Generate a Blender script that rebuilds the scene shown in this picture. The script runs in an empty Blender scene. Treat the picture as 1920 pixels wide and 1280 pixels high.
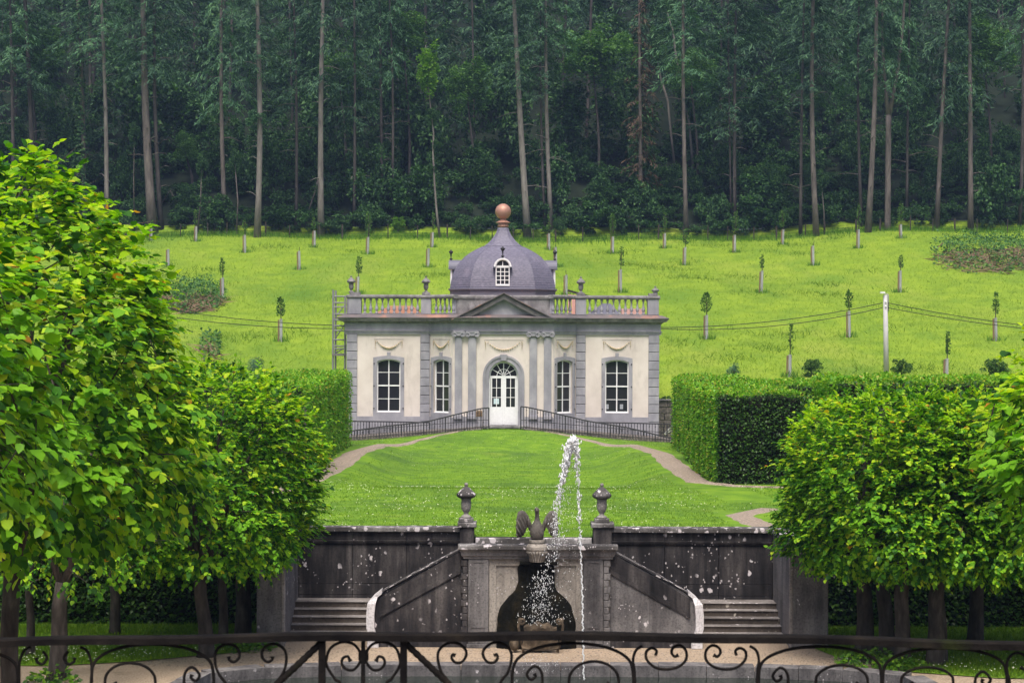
import bpy, math, random
import numpy as np
from mathutils import Matrix, Vector
random.seed(7)
rng = np.random.default_rng(7)
PI = math.pi
SC = bpy.context.scene
COL = SC.collection

# ------------------------------------------------------------------ camera, sky, sun, exposure
CAMZ = 6.6
F = 3733.0
ROLL = math.radians(0.22)
cam = bpy.data.cameras.new('camera')
cam.sensor_fit = 'HORIZONTAL'
cam.sensor_width = 36.0
cam.lens = F / 1920 * 36.0
cam.clip_start = 0.1
cam.clip_end = 3000
cam.dof.use_dof = True
cam.dof.focus_distance = 75
cam.dof.aperture_fstop = 20
camo = bpy.data.objects.new('camera', cam)
COL.objects.link(camo)
camo.matrix_world = Matrix.Translation((0, 0, CAMZ)) @ Matrix.Rotation(PI / 2, 4, 'X') @ Matrix.Rotation(ROLL, 4, 'Z')
SC.camera = camo

HAZE = 0.00028
SUN_EL, SUN_AZ = math.radians(63), math.radians(-176)      # azimuth measured from +Y towards +X
W = bpy.data.worlds.new('World')
SC.world = W
W.use_nodes = True
wn = W.node_tree.nodes
sky = wn.new('ShaderNodeTexSky')
sky.sky_type = 'NISHITA'
sky.sun_disc = False
sky.sun_elevation = SUN_EL
sky.sun_rotation = SUN_AZ
sky.air_density = 0.75
sky.dust_density = 6.0
sky.ozone_density = 0.6
wn['Background'].inputs[1].default_value = 0.08
W.node_tree.links.new(sky.outputs[0], wn['Background'].inputs[0])
sl = bpy.data.lights.new('sun', 'SUN')
sl.energy = 1.5
sl.angle = math.radians(24)
sl.color = (1.0, 0.95, 0.87)
so = bpy.data.objects.new('sun', sl)
COL.objects.link(so)
sd = Vector((math.sin(SUN_AZ) * math.cos(SUN_EL), math.cos(SUN_AZ) * math.cos(SUN_EL), math.sin(SUN_EL)))
so.rotation_euler = sd.to_track_quat('Z', 'Y').to_euler()
so.location = (-30, 60, 60)
SC.view_settings.view_transform = 'Standard'
SC.view_settings.look = 'None'
SC.view_settings.exposure = 1.22
SC.view_settings.gamma = 1.0
SC.cycles.max_bounces = 8
SC.cycles.diffuse_bounces = 3
SC.cycles.transmission_bounces = 4
SC.cycles.volume_bounces = 0
SC.cycles.use_denoising = True

# ------------------------------------------------------------------ helpers
_c, _s = math.cos(ROLL), math.sin(ROLL)
def P(px, py, d):
    "photograph pixel at depth d (metres along +Y) to a world point"
    a = (px - 960) / F * d
    b = -(py - 640) / F * d
    return np.array((a * _c - b * _s, d, CAMZ + a * _s + b * _c))
def XX(px, d): return (px - 960) / F * d
def ZZ(py, d): return CAMZ - (py - 640) / F * d
def sm(a, b, t):
    t = np.clip((np.asarray(t, float) - a) / (b - a), 0, 1)
    return t * t * (3 - 2 * t)

def gz(x, y):
    "height of the ground beyond the garden wall"
    x = np.asarray(x, float); y = np.asarray(y, float)
    base = np.interp(y, [46, 62, 92, 105, 117], [2.08, 1.98, 1.86, 1.25, 1.25])
    u = np.abs(x + 0.3)
    bowl = -0.62 * (1 - sm(3.6, 6.2, u)) * sm(61, 73, y) * (1 - sm(87, 100, y))
    mound = 0.70 * np.exp(-((x + 0.45) / 5.3) ** 2) * sm(92, 102, y) * (1 - sm(107, 112, y))
    inner = base + bowl + mound
    rise_in = sm(116, 121, y)
    mead = 4.3 + (y - 118) * 0.1695 + 0.25 * np.sin(x * 0.11 + 1) * np.sin(y * 0.13) + 0.12 * np.sin(x * 0.31 + y * 0.22) + 0.9 * sm(20, 42, x) * sm(140, 175, y)
    rise_out = sm(94, 118, y)
    wx = sm(9.8, 12.5, np.abs(x))
    r = rise_in * (1 - wx) + rise_out * wx
    z = inner * (1 - r) + mead * r
    over = np.maximum(y - 190, 0)
    return z + over * 0.36 + 0.5 * np.sin(x * 0.2) * np.minimum(over, 20) / 20
def hit(px, py, lo=100.0, hi=330.0):
    "where the ray through a pixel meets the far ground"
    ds = np.linspace(lo, hi, 1400)
    p = np.array([P(px, py, d) for d in ds])
    k = np.argmax(p[:, 2] <= gz(p[:, 0], p[:, 1]))
    return p[k][0], p[k][1], float(gz(p[k][0], p[k][1]))

class MB:
    "collects shapes, built as one mesh"
    def __init__(s): s.v = []; s.f = []
    def add(s, v, f):
        o = len(s.v)
        s.v.extend([tuple(p) for p in v]); s.f.extend([tuple(i + o for i in q) for q in f]); return s
    def box(s, x0, x1, y0, y1, z0, z1):
        return s.add([(x0, y0, z0), (x1, y0, z0), (x1, y1, z0), (x0, y1, z0), (x0, y0, z1), (x1, y0, z1), (x1, y1, z1), (x0, y1, z1)],
                     [(0, 3, 2, 1), (4, 5, 6, 7), (0, 1, 5, 4), (1, 2, 6, 5), (2, 3, 7, 6), (3, 0, 4, 7)])
    def cbox(s, x0, x1, y0, y1, z0, z1, c=0.01):
        "box with chamfered front face edges (front = low y)"
        return s.add([(x0, y0 + c, z0), (x1, y0 + c, z0), (x1, y1, z0), (x0, y1, z0), (x0, y0 + c, z1), (x1, y0 + c, z1), (x1, y1, z1), (x0, y1, z1),
                      (x0 + c, y0, z0 + c), (x1 - c, y0, z0 + c), (x1 - c, y0, z1 - c), (x0 + c, y0, z1 - c)],
                     [(0, 3, 2, 1), (4, 5, 6, 7), (1, 2, 6, 5), (2, 3, 7, 6), (3, 0, 4, 7), (8, 9, 10, 11), (0, 1, 9, 8), (1, 5, 10, 9), (5, 4, 11, 10), (4, 0, 8, 11)])
    def prism(s, poly, y0, y1):
        "polygon in x,z (counter-clockwise seen from low y) extruded along y"
        n = len(poly)
        v = [(x, y0, z) for x, z in poly] + [(x, y1, z) for x, z in poly]
        return s.add(v, [tuple(range(n)), tuple(range(2 * n - 1, n - 1, -1))] + [(i, i + n, (i + 1) % n + n, (i + 1) % n) for i in range(n)])
    def ring(s, inn, out, y0, y1):
        "frame between two outlines with the same number of points"
        n = len(inn)
        v = [(x, y0, z) for x, z in inn] + [(x, y0, z) for x, z in out] + [(x, y1, z) for x, z in inn] + [(x, y1, z) for x, z in out]
        f = []
        for i in range(n):
            j = (i + 1) % n
            f += [(i, j, n + j, n + i), (2 * n + i, 2 * n + j, j, i), (n + i, n + j, 3 * n + j, 3 * n + i), (2 * n + j, 2 * n + i, 3 * n + i, 3 * n + j)]
        return s.add(v, f)
    def lathe(s, prof, cx=0, cy=0, n=12, z0=0):
        v = []; f = []
        for r, z in prof:
            v += [(cx + r * math.cos(2 * PI * k / n), cy + r * math.sin(2 * PI * k / n), z0 + z) for k in range(n)]
        for i in range(len(prof) - 1):
            for k in range(n):
                f.append((i * n + k, i * n + (k + 1) % n, (i + 1) * n + (k + 1) % n, (i + 1) * n + k))
        f.append(tuple(range(n - 1, -1, -1))); m = (len(prof) - 1) * n
        f.append(tuple(range(m, m + n)))
        return s.add(v, f)
    def tube(s, pts, r, n=6):
        pts = [np.array(p, float) for p in pts]
        rs = r if hasattr(r, '__len__') else [r] * len(pts)
        v = []; f = []; up = np.array((0.13, 0.31, 0.94))
        for i, p in enumerate(pts):
            t = pts[min(i + 1, len(pts) - 1)] - pts[max(i - 1, 0)]
            t = t / (np.linalg.norm(t) + 1e-9)
            a = np.cross(t, up)
            if np.linalg.norm(a) < 0.1: a = np.cross(t, (1, 0, 0))
            a /= np.linalg.norm(a); b = np.cross(t, a); 
            v += [tuple(p + rs[i] * (a * math.cos(2 * PI * k / n) + b * math.sin(2 * PI * k / n))) for k in range(n)]
        for i in range(len(pts) - 1):
            for k in range(n):
                f.append((i * n + k, i * n + (k + 1) % n, (i + 1) * n + (k + 1) % n, (i + 1) * n + k))
        f.append(tuple(range(n - 1, -1, -1))); m = (len(pts) - 1) * n
        f.append(tuple(range(m, m + n)))
        return s.add(v, f)
    def bar(s, a, b, w, h):
        "rectangular bar between two points, w across (horizontal) and h deep"
        a = np.array(a, float); b = np.array(b, float); t = b - a; t /= np.linalg.norm(t)
        c = np.cross(t, (0, 0, 1.0))
        if np.linalg.norm(c) < 1e-3: c = np.array((1.0, 0, 0))
        c /= np.linalg.norm(c); d = np.cross(c, t)
        v = [p + c * i * w / 2 + d * j * h / 2 for p in (a, b) for i, j in ((-1, -1), (1, -1), (1, 1), (-1, 1))]
        return s.add(v, [(0, 3, 2, 1), (4, 5, 6, 7), (0, 1, 5, 4), (1, 2, 6, 5), (2, 3, 7, 6), (3, 0, 4, 7)])
    def sweep(s, path, prof):
        "profile (out, z) swept along an open x,y path; out is to the right-hand side of travel"
        n = len(prof); v = []; f = []; path = [np.array(p, float) for p in path]
        for i, p in enumerate(path):
            d0 = path[i] - path[i - 1] if i else path[1] - path[0]
            d1 = path[i + 1] - path[i] if i < len(path) - 1 else d0
            d0 = d0 / np.linalg.norm(d0); d1 = d1 / np.linalg.norm(d1)
            n0 = np.array((d0[1], -d0[0])); n1 = np.array((d1[1], -d1[0]))
            m = n0 + n1; m = m / (m @ n0)
            v += [(p[0] + m[0] * o, p[1] + m[1] * o, z) for o, z in prof]
        for i in range(len(path) - 1):
            for k in range(n - 1):
                f.append((i * n + k, (i + 1) * n + k, (i + 1) * n + k + 1, i * n + k + 1))
        f.append(tuple(range(n))); m0 = (len(path) - 1) * n
        f.append(tuple(range(m0 + n - 1, m0 - 1, -1)))
        return s.add(v, f)

def mesh_np(name, v, counts, idx, smooth=False):
    "mesh from numpy: v (n,3), face sizes, flat vertex indices"
    me = bpy.data.meshes.new(name)
    me.vertices.add(len(v)); me.vertices.foreach_set('co', np.asarray(v, np.float32).ravel())
    me.loops.add(len(idx)); me.loops.foreach_set('vertex_index', np.asarray(idx, np.int32))
    counts = np.asarray(counts, np.int32)
    me.polygons.add(len(counts))
    st = np.zeros(len(counts), np.int32); st[1:] = np.cumsum(counts)[:-1]
    me.polygons.foreach_set('loop_start', st)
    if smooth: me.polygons.foreach_set('use_smooth', np.ones(len(counts), bool))
    me.update(calc_edges=True)
    return me
def link(name, me, mat, parent=None, smooth=False):
    o = bpy.data.objects.new(name, me)
    COL.objects.link(o)
    if mat is not None and len(me.materials) == 0: me.materials.append(mat)
    if parent is not None:
        o.parent = parent
        top = parent
        while top.parent is not None: top = top.parent
        o.matrix_parent_inverse = Matrix.Translation(top.location).inverted() if parent == top else Matrix.Identity(4)
    if smooth:
        me.polygons.foreach_set('use_smooth', np.ones(len(me.polygons), bool))
    return o
def obj(name, mb, mat, parent=None, smooth=False, M=None):
    v = mb.v
    if M is not None:
        a = np.array(M); v = np.array(v) @ a[:3, :3].T + a[:3, 3]
        v = [tuple(p) for p in v]
    me = bpy.data.meshes.new(name)
    me.from_pydata(v, [], mb.f)
    me.update()
    return link(name, me, mat, parent, smooth)
def tag(o, label, cat, group=None, kind=None):
    o['label'] = label; o['category'] = cat
    if group: o['group'] = group
    if kind: o['kind'] = kind
    return o
def thing(name, label, cat, loc=(0, 0, 0), group=None):
    o = bpy.data.objects.new(name, None)
    COL.objects.link(o); o.location = tuple(float(a) for a in loc); o.empty_display_size = 0.2
    return tag(o, label, cat, group)
def struct(name, me_or_mb, mat):
    o = obj(name, me_or_mb, mat) if isinstance(me_or_mb, MB) else link(name, me_or_mb, mat)
    o['kind'] = 'structure'; return o
def child_copy(src, parent, basis=None):
    c = src.copy(); COL.objects.link(c); c.parent = parent
    if basis is not None: c.matrix_basis = basis
    return c
def dup(root, loc, rotz=0.0, scale=1.0, label=None, group=None):
    r = root.copy(); COL.objects.link(r); r.location = tuple(float(a) for a in loc); r.rotation_euler = (0, 0, rotz)
    r.scale = scale if hasattr(scale, '__len__') else (scale,) * 3
    if label: r['label'] = label
    if group: r['group'] = group
    for ch in list(root.children):
        c = child_copy(ch, r)
        for g in list(ch.children): child_copy(g, c)
    return r
def grid(name, xs, ys, zf):
    X, Y = np.meshgrid(xs, ys); v = np.stack([X.ravel(), Y.ravel(), np.asarray(zf(X, Y)).ravel()], 1)
    nx, ny = len(xs), len(ys)
    i = (np.arange(ny - 1)[:, None] * nx + np.arange(nx - 1)[None, :]).ravel()
    idx = np.stack([i, i + 1, i + nx + 1, i + nx], 1)
    return mesh_np(name, v, np.full(len(idx), 4), idx.ravel(), True)

# leaves and blades: vectorised
LIME = np.array([(0, 0, 0), (-.42, .16, .08), (-.40, .62, .08), (0, 1.08, -.10), (.40, .62, .08), (.42, .16, .08)])
LIME_F = ((0, 3, 2, 1), (0, 5, 4, 3))
TRI = np.array([(-.27, .12, 0), (.27, .12, 0), (0, 1.0, -.06)])
TRI_F = ((0, 1, 2),)
OVAL = np.array([(0, 0, 0), (-.30, .5, .08), (0, 1.0, -.08), (.30, .5, .08)])
OVAL_F = ((0, 2, 1), (0, 3, 2))
SPRAY = np.array([(-.10, 0, 0), (.10, 0, 0), (.15, .62, .04), (-.06, 1.0, -.05)])
SPRAY_F = ((0, 1, 2, 3),)
BLADE = np.array([(-.07, 0, 0), (.07, 0, 0), (0, 1, .25)])
BLADE_F = ((0, 1, 2),)
def unit(a): return a / (np.linalg.norm(a, axis=-1, keepdims=True) + 1e-9)
def frames(T, N):
    T = unit(T); B = unit(np.cross(T, N)); N = np.cross(B, T)
    return B, T, N
def cards(name, pos, T, N, size, shape=LIME, faces=LIME_F):
    B, T, N = frames(T, N)
    s = np.asarray(size, float).reshape(-1, 1, 1)
    v = pos[:, None, :] + s * (shape[None, :, 0:1] * B[:, None] + shape[None, :, 1:2] * T[:, None] + shape[None, :, 2:3] * N[:, None])
    n, k = len(pos), len(shape)
    flat = np.concatenate([np.array(f) for f in faces]); cnt = np.array([len(f) for f in faces])
    idx = (np.arange(n)[:, None] * k + flat[None]).ravel()
    return mesh_np(name, v.reshape(-1, 3), np.tile(cnt, n), idx)
def cat_mesh(name, meshes_v, meshes_c, meshes_i):
    off = 0; I = []
    for v, i in zip(meshes_v, meshes_i):
        I.append(i + off); off += len(v)
    return mesh_np(name, np.concatenate(meshes_v), np.concatenate(meshes_c), np.concatenate(I))
def raw(me):
    v = np.empty(len(me.vertices) * 3, np.float32); me.vertices.foreach_get('co', v)
    c = np.empty(len(me.polygons), np.int32); me.polygons.foreach_get('loop_total', c)
    i = np.empty(len(me.loops), np.int32); me.loops.foreach_get('vertex_index', i)
    return v.reshape(-1, 3), c, i

# ------------------------------------------------------------------ materials
def nmat(name):
    m = bpy.data.materials.new(name); m.use_nodes = True
    return m, m.node_tree.nodes, m.node_tree.links, m.node_tree.nodes['Principled BSDF']
def ramp(n, stops):
    r = n.new('ShaderNodeValToRGB'); e = r.color_ramp.elements
    while len(e) > 1: e.remove(e[-1])
    e[0].position = stops[0][0]; e[0].color = (*stops[0][1], 1)
    for p, c in stops[1:]:
        x = e.new(p); x.color = (*c, 1)
    return r
def noise(n, l, scale, detail=6, rough=.6, stretch=None, w=0.0):
    g = n.new('ShaderNodeNewGeometry'); t = n.new('ShaderNodeTexNoise')
    t.inputs['Scale'].default_value = scale; t.inputs['Detail'].default_value = detail; t.inputs['Roughness'].default_value = rough
    mp = n.new('ShaderNodeMapping'); mp.inputs['Scale'].default_value = stretch or (1, 1, 1); mp.inputs['Location'].default_value = (w, w * .7, w * 1.3)
    l.new(g.outputs['Position'], mp.inputs['Vector']); l.new(mp.outputs[0], t.inputs['Vector'])
    return t.outputs['Fac']
def mixc(n, l, fac, a, b, mode='MIX'):
    m = n.new('ShaderNodeMix'); m.data_type = 'RGBA'; m.blend_type = mode
    for k, v in ((0, fac), (6, a), (7, b)):
        if hasattr(v, 'node'): l.new(v, m.inputs[k])
        elif k == 0: m.inputs[k].default_value = v
        else: m.inputs[k].default_value = (*v, 1)
    return m.outputs[2]
def stops_out(n, l, fac, stops):
    r = ramp(n, stops); l.new(fac, r.inputs[0]); return r.outputs[0]
def bump(n, l, p, fac, strength, dist=0.02):
    b = n.new('ShaderNodeBump'); b.inputs['Strength'].default_value = strength; b.inputs['Distance'].default_value = dist
    l.new(fac, b.inputs['Height']); l.new(b.outputs[0], p.inputs['Normal'])
BW = lambda a, b: [(a, (0, 0, 0)), (b, (1, 1, 1))]
def mat(name, stops, scale=3, rough=.8, bmp=.3, stretch=None, metal=0, spec=.3, detail=8, dist=0.02, over=None):
    "noise between colour stops, with an optional second noise layer over = (colour, lo, hi, scale, stretch)"
    m, n, l, p = nmat(name)
    f = noise(n, l, scale, detail, .62, stretch)
    c = stops_out(n, l, f, stops)
    for i, (oc, lo, hi, s, st) in enumerate(over or []):
        g = noise(n, l, s, 8, .65, st, 3.1 + i * 5)
        c = mixc(n, l, stops_out(n, l, g, BW(lo, hi)), c, oc)
    l.new(c, p.inputs['Base Color'])
    p.inputs['Roughness'].default_value = rough; p.inputs['Metallic'].default_value = metal; p.inputs['Specular IOR Level'].default_value = spec
    if bmp: bump(n, l, p, noise(n, l, scale * 4, 6, .7, stretch), bmp, dist)
    return m
def spots(n, l, scale, lo, hi, mask_scale, mlo, mhi, w=0):
    "irregular round blotches, patchily spread"
    g = n.new('ShaderNodeNewGeometry'); v = n.new('ShaderNodeTexVoronoi'); v.inputs['Scale'].default_value = scale
    mp = n.new('ShaderNodeMapping'); mp.inputs['Location'].default_value = (w, w, w); mp.inputs['Scale'].default_value = (1, 1, .8)
    l.new(g.outputs['Position'], mp.inputs[0])
    nz = n.new('ShaderNodeTexNoise'); nz.inputs['Scale'].default_value = scale * 2.5; nz.inputs['Detail'].default_value = 5
    l.new(mp.outputs[0], nz.inputs['Vector'])
    ad = n.new('ShaderNodeMix'); ad.data_type = 'RGBA'; ad.blend_type = 'ADD'; ad.inputs[0].default_value = .55 / scale
    l.new(mp.outputs[0], ad.inputs[6]); l.new(nz.outputs['Color'], ad.inputs[7])
    l.new(ad.outputs[2], v.inputs['Vector'])
    a = stops_out(n, l, v.outputs['Distance'], [(lo, (1, 1, 1)), (hi, (0, 0, 0))])
    b = stops_out(n, l, noise(n, l, mask_scale, 3, .6, None, w + 2), BW(mlo, mhi))
    return mixc(n, l, 1.0, a, b, 'MULTIPLY')
def leafmat(name, stops, transl=.35, rough=.45, spec=.35):
    m, n, l, p = nmat(name)
    g = n.new('ShaderNodeNewGeometry')
    nz = noise(n, l, 1.1, 3)
    ad = n.new('ShaderNodeMath'); ad.operation = 'MULTIPLY_ADD'; ad.inputs[1].default_value = .5; 
    l.new(nz, ad.inputs[0])
    sb = n.new('ShaderNodeMath'); sb.operation = 'SUBTRACT'; sb.inputs[1].default_value = .25
    l.new(g.outputs['Random Per Island'], sb.inputs[0]); l.new(sb.outputs[0], ad.inputs[2])
    c = stops_out(n, l, ad.outputs[0], stops)
    l.new(c, p.inputs['Base Color']); p.inputs['Roughness'].default_value = rough; p.inputs['Specular IOR Level'].default_value = spec
    t = n.new('ShaderNodeBsdfTranslucent')
    l.new(mixc(n, l, 1.0, c, (1.15, 1.4, .4), 'MULTIPLY'), t.inputs['Color'])
    mx = n.new('ShaderNodeMixShader'); mx.inputs[0].default_value = transl
    l.new(p.outputs[0], mx.inputs[1]); l.new(t.outputs[0], mx.inputs[2]); l.new(mx.outputs[0], n['Material Output'].inputs[0])
    return m
def plain(name, c, rough=.6, metal=0, spec=.4):
    m, n, l, p = nmat(name)
    g = noise(n, l, 9, 5)
    l.new(mixc(n, l, g, tuple(a * .82 for a in c), tuple(min(1, a * 1.12) for a in c)), p.inputs['Base Color'])
    p.inputs['Roughness'].default_value = rough; p.inputs['Metallic'].default_value = metal; p.inputs['Specular IOR Level'].default_value = spec
    return m
def darkstone(name, stops, lich=(.56, .52, .54), amount=.5, sc=4.0, streak=.5, spot=.16):
    "old limestone: soot streaks running down, lichen blotches"
    m, n, l, p = nmat(name)
    a = noise(n, l, .9, 8, .6); b = noise(n, l, 1.6, 7, .65, (2.4, 2.4, .28))
    f = mixc(n, l, streak, a, b)
    c = stops_out(n, l, f, stops)
    fine = noise(n, l, 22, 6, .7)
    c = mixc(n, l, stops_out(n, l, fine, [(.36, (.45, .45, .45)), (.52, (0, 0, 0))]), c, (.012, .012, .013))
    sp = spots(n, l, sc, spot, spot + .06, .8, .62 - amount * .16, .66 - amount * .16)
    sp2 = spots(n, l, sc * 2.4, .15, .21, 1.3, .62 - amount * .16, .66 - amount * .16, 4.4)
    c = mixc(n, l, sp2, c, tuple(x * .8 for x in lich)); c = mixc(n, l, sp, c, lich)
    l.new(c, p.inputs['Base Color']); p.inputs['Roughness'].default_value = .9; p.inputs['Specular IOR Level'].default_value = .15
    bump(n, l, p, fine, .5, .012)
    return m

M = {}
M['gravel'] = mat('gravel', [(.28, (.17, .12, .08)), (.45, (.36, .27, .19)), (.62, (.50, .40, .30)), (.75, (.60, .50, .39))], 26, .9, .8, dist=.03, over=[((.20, .15, .10), .55, .75, 1.1, None)])
M['path'] = mat('path', [(.30, (.15, .115, .085)), (.50, (.28, .225, .175)), (.68, (.42, .35, .285))], 14, .9, .6, dist=.03)
M['lawn'] = mat('lawn', [(.25, (.060, .135, .006)), (.45, (.105, .215, .007)), (.6, (.145, .265, .009)), (.75, (.19, .30, .014))], 1.3, .9, .5, over=[((.06, .135, .012), .48, .68, .22, None), ((.20, .27, .03), .58, .80, .5, None), ((.05, .115, .012), .56, .72, .9, None)], detail=10, dist=.05)
M['meadow'] = mat('meadow', [(.25, (.10, .175, .010)), (.45, (.155, .25, .012)), (.6, (.195, .29, .014)), (.78, (.235, .32, .022))], .55, .9, .6, detail=12, dist=.15, over=[((.09, .185, .012), .52, .72, .10, (1, .5, 1)), ((.24, .30, .035), .54, .78, .16, (1, .5, 1)), ((.12, .22, .014), .56, .72, .33, (1, .35, 1))])
M['forest_floor'] = mat('forest_floor', [(.3, (.004, .010, .005)), (.7, (.014, .024, .010))], .8, .95, .5)
M['grass_blade'] = leafmat('grass_blade', [(.1, (.07, .155, .006)), (.5, (.135, .25, .008)), (.9, (.21, .32, .02))], .3, .6)
M['meadow_blade'] = leafmat('meadow_blade', [(.1, (.160, .262, .011)), (.5, (.185, .29, .013)), (.85, (.21, .31, .02)), (1.0, (.25, .32, .04))], .3, .6)
M['daisy'] = plain('daisy', (.62, .66, .46), .8)
M['bluestone'] = mat('bluestone', [(.25, (.20, .198, .225)), (.5, (.285, .28, .315)), (.75, (.39, .38, .41))], 1.6, .8, .25, (1, 1, .6), over=[((.16, .152, .158), .62, .80, 2.3, (1, 1, .25)), ((.36, .33, .30), .66, .85, 1.1, None)])
M['weathered'] = mat('weathered', [(.25, (.10, .094, .098)), (.5, (.19, .18, .185)), (.72, (.32, .305, .31))], 2.2, .85, .3, over=[((.05, .047, .047), .55, .75, 3, (1, 1, .3)), ((.27, .20, .15), .66, .85, 1.7, None)])
M['plaster'] = mat('plaster', [(.25, (.53, .47, .43)), (.5, (.63, .565, .52)), (.75, (.70, .635, .59))], .9, .9, .12, over=[((.43, .38, .35), .54, .84, 1.8, (1, 1, .35))])
M['plaster_shadow'] = plain('plaster_shadow', (.22, .20, .19), .9)  # dark tone painting the shadow line below panel mouldings
M['gilt'] = mat('ochre_stucco', [(.3, (.46, .36, .22)), (.7, (.62, .52, .37))], 5, .8, .2)
M['white'] = plain('white_paint', (.80, .80, .82), .45)
M['slate'] = mat('slate', [(.3, (.088, .083, .122)), (.5, (.135, .127, .178)), (.7, (.20, .19, .245))], 7, .62, .25, (1, 1, 3), spec=.4, over=[((.25, .22, .28), .58, .8, 1.2, None)])
M['lead'] = plain('lead', (.14, .14, .18), .6, .2)
M['copper'] = mat('copper', [(.3, (.34, .15, .085)), (.7, (.50, .25, .15))], 3, .5, .15, metal=.35, spec=.4, over=[((.17, .10, .085), .55, .8, 2.2, None)])
M['flashing'] = mat('flashing', [(.40, (.11, .10, .105)), (.54, (.16, .13, .13)), (.60, (.30, .16, .12)), (.78, (.48, .28, .21))], .45, .6, .15, (1, .2, 1), spec=.4)
M['copper_new'] = mat('copper_new', [(.3, (.34, .175, .125)), (.7, (.46, .26, .20))], 2, .5, .1, metal=.3)
M['hazel'] = leafmat('bush_leaf', [(.0, (.012, .038, .012)), (.5, (.026, .070, .018)), (1.0, (.055, .12, .022))], .25, .6, .2)
M['glass'] = plain('window_glass', (.022, .022, .026), .10, 0, .5)
M['iron'] = mat('iron', [(.35, (.006, .0055, .006)), (.6, (.014, .012, .011)), (.75, (.030, .024, .017))], 9, .8, .4, spec=.05, over=[((.020, .026, .007), .60, .78, 5, None), ((.075, .022, .008), .72, .8, 3, None)])
M['iron_far'] = plain('wrought_iron', (.022, .021, .023), .6)
M['dark_stone'] = darkstone('dark_stone', [(.32, (.008, .008, .009)), (.46, (.026, .024, .026)), (.56, (.062, .056, .056)), (.70, (.16, .145, .14))], amount=.6, streak=.65)
M['dark_coping'] = darkstone('dark_coping', [(.30, (.03, .028, .028)), (.5, (.09, .084, .082)), (.66, (.30, .29, .285)), (.75, (.45, .43, .43))], amount=1.5, sc=5, streak=.1, spot=.27)
M['grey_stone'] = darkstone('grey_stone', [(.30, (.03, .028, .030)), (.44, (.10, .094, .096)), (.56, (.185, .175, .175)), (.72, (.30, .28, .27))], amount=.35, sc=6)
M['pale_stone'] = darkstone('pale_stone', [(.30, (.06, .054, .052)), (.44, (.20, .18, .16)), (.58, (.33, .30, .265)), (.75, (.43, .39, .35))], amount=.3, sc=6)
M['white_coping'] = darkstone('white_coping', [(.3, (.42, .40, .41)), (.5, (.60, .58, .60)), (.7, (.70, .68, .70))], amount=.9, sc=7, streak=.2)
M['step_stone'] = darkstone('step_stone', [(.3, (.040, .032, .027)), (.5, (.095, .078, .066)), (.7, (.20, .17, .15))], (.42, .38, .33), amount=.4, sc=5, streak=.15)
M['step_edge'] = darkstone('step_edge', [(.3, (.08, .07, .066)), (.5, (.22, .20, .19)), (.7, (.40, .375, .365))], amount=.6, sc=7, streak=.1)
M['moss_rock'] = mat('moss_rock', [(.3, (.002, .002, .002)), (.5, (.006, .006, .004)), (.68, (.018, .014, .007)), (.8, (.07, .035, .012))], 3.2, .75, .8, dist=.05, spec=.08)
M['shell_stone'] = mat('shell_stone', [(.3, (.025, .019, .013)), (.5, (.07, .052, .034)), (.7, (.19, .145, .10))], 5, .7, .5)
M['statue'] = darkstone('statue_stone', [(.3, (.045, .040, .037)), (.5, (.115, .105, .095)), (.7, (.21, .19, .17))], amount=.15, sc=9, streak=.2)
M['urn_stone'] = darkstone('urn_stone', [(.3, (.12, .11, .105)), (.5, (.25, .235, .22)), (.7, (.38, .36, .34))], amount=.7, sc=9, streak=.3)
M['water'] = plain('pool_water', (.02, .028, .022), .06, 0, .5)
M['rubble'] = mat('rubble', [(.3, (.05, .045, .042)), (.5, (.12, .105, .095)), (.7, (.23, .20, .18))], 6, .9, .6)
M['bark'] = mat('bark', [(.3, (.020, .016, .013)), (.5, (.048, .040, .034)), (.7, (.095, .080, .070))], 7, .95, .7, (1, 1, .3), over=[((.05, .055, .03), .62, .8, 4, None), ((.14, .13, .12), .72, .8, 14, None)])
M['lime_leaf'] = leafmat('lime_leaf', [(.0, (.016, .068, .008)), (.3, (.044, .16, .011)), (.55, (.125, .315, .013)), (.8, (.225, .44, .015)), (.97, (.35, .52, .02)), (.99, (.42, .50, .03))], .32, .5, .2)
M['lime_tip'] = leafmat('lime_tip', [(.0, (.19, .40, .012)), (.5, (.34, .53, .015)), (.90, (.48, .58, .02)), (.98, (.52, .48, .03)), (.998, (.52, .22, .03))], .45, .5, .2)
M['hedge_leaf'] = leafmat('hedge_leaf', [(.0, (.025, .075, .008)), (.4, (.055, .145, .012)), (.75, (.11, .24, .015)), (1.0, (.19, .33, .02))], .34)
M['hedge_tip_lit'] = leafmat('hedge_tip_lit', [(.0, (.10, .29, .014)), (.6, (.20, .42, .02)), (.88, (.32, .44, .03)), (1, (.42, .34, .06))], .36)  # young-shoot tone, also used to paint the lit side faces bright
M['twigs'] = mat('twigs', [(.3, (.006, .006, .004)), (.7, (.022, .020, .013))], 6, .95, .6)

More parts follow.
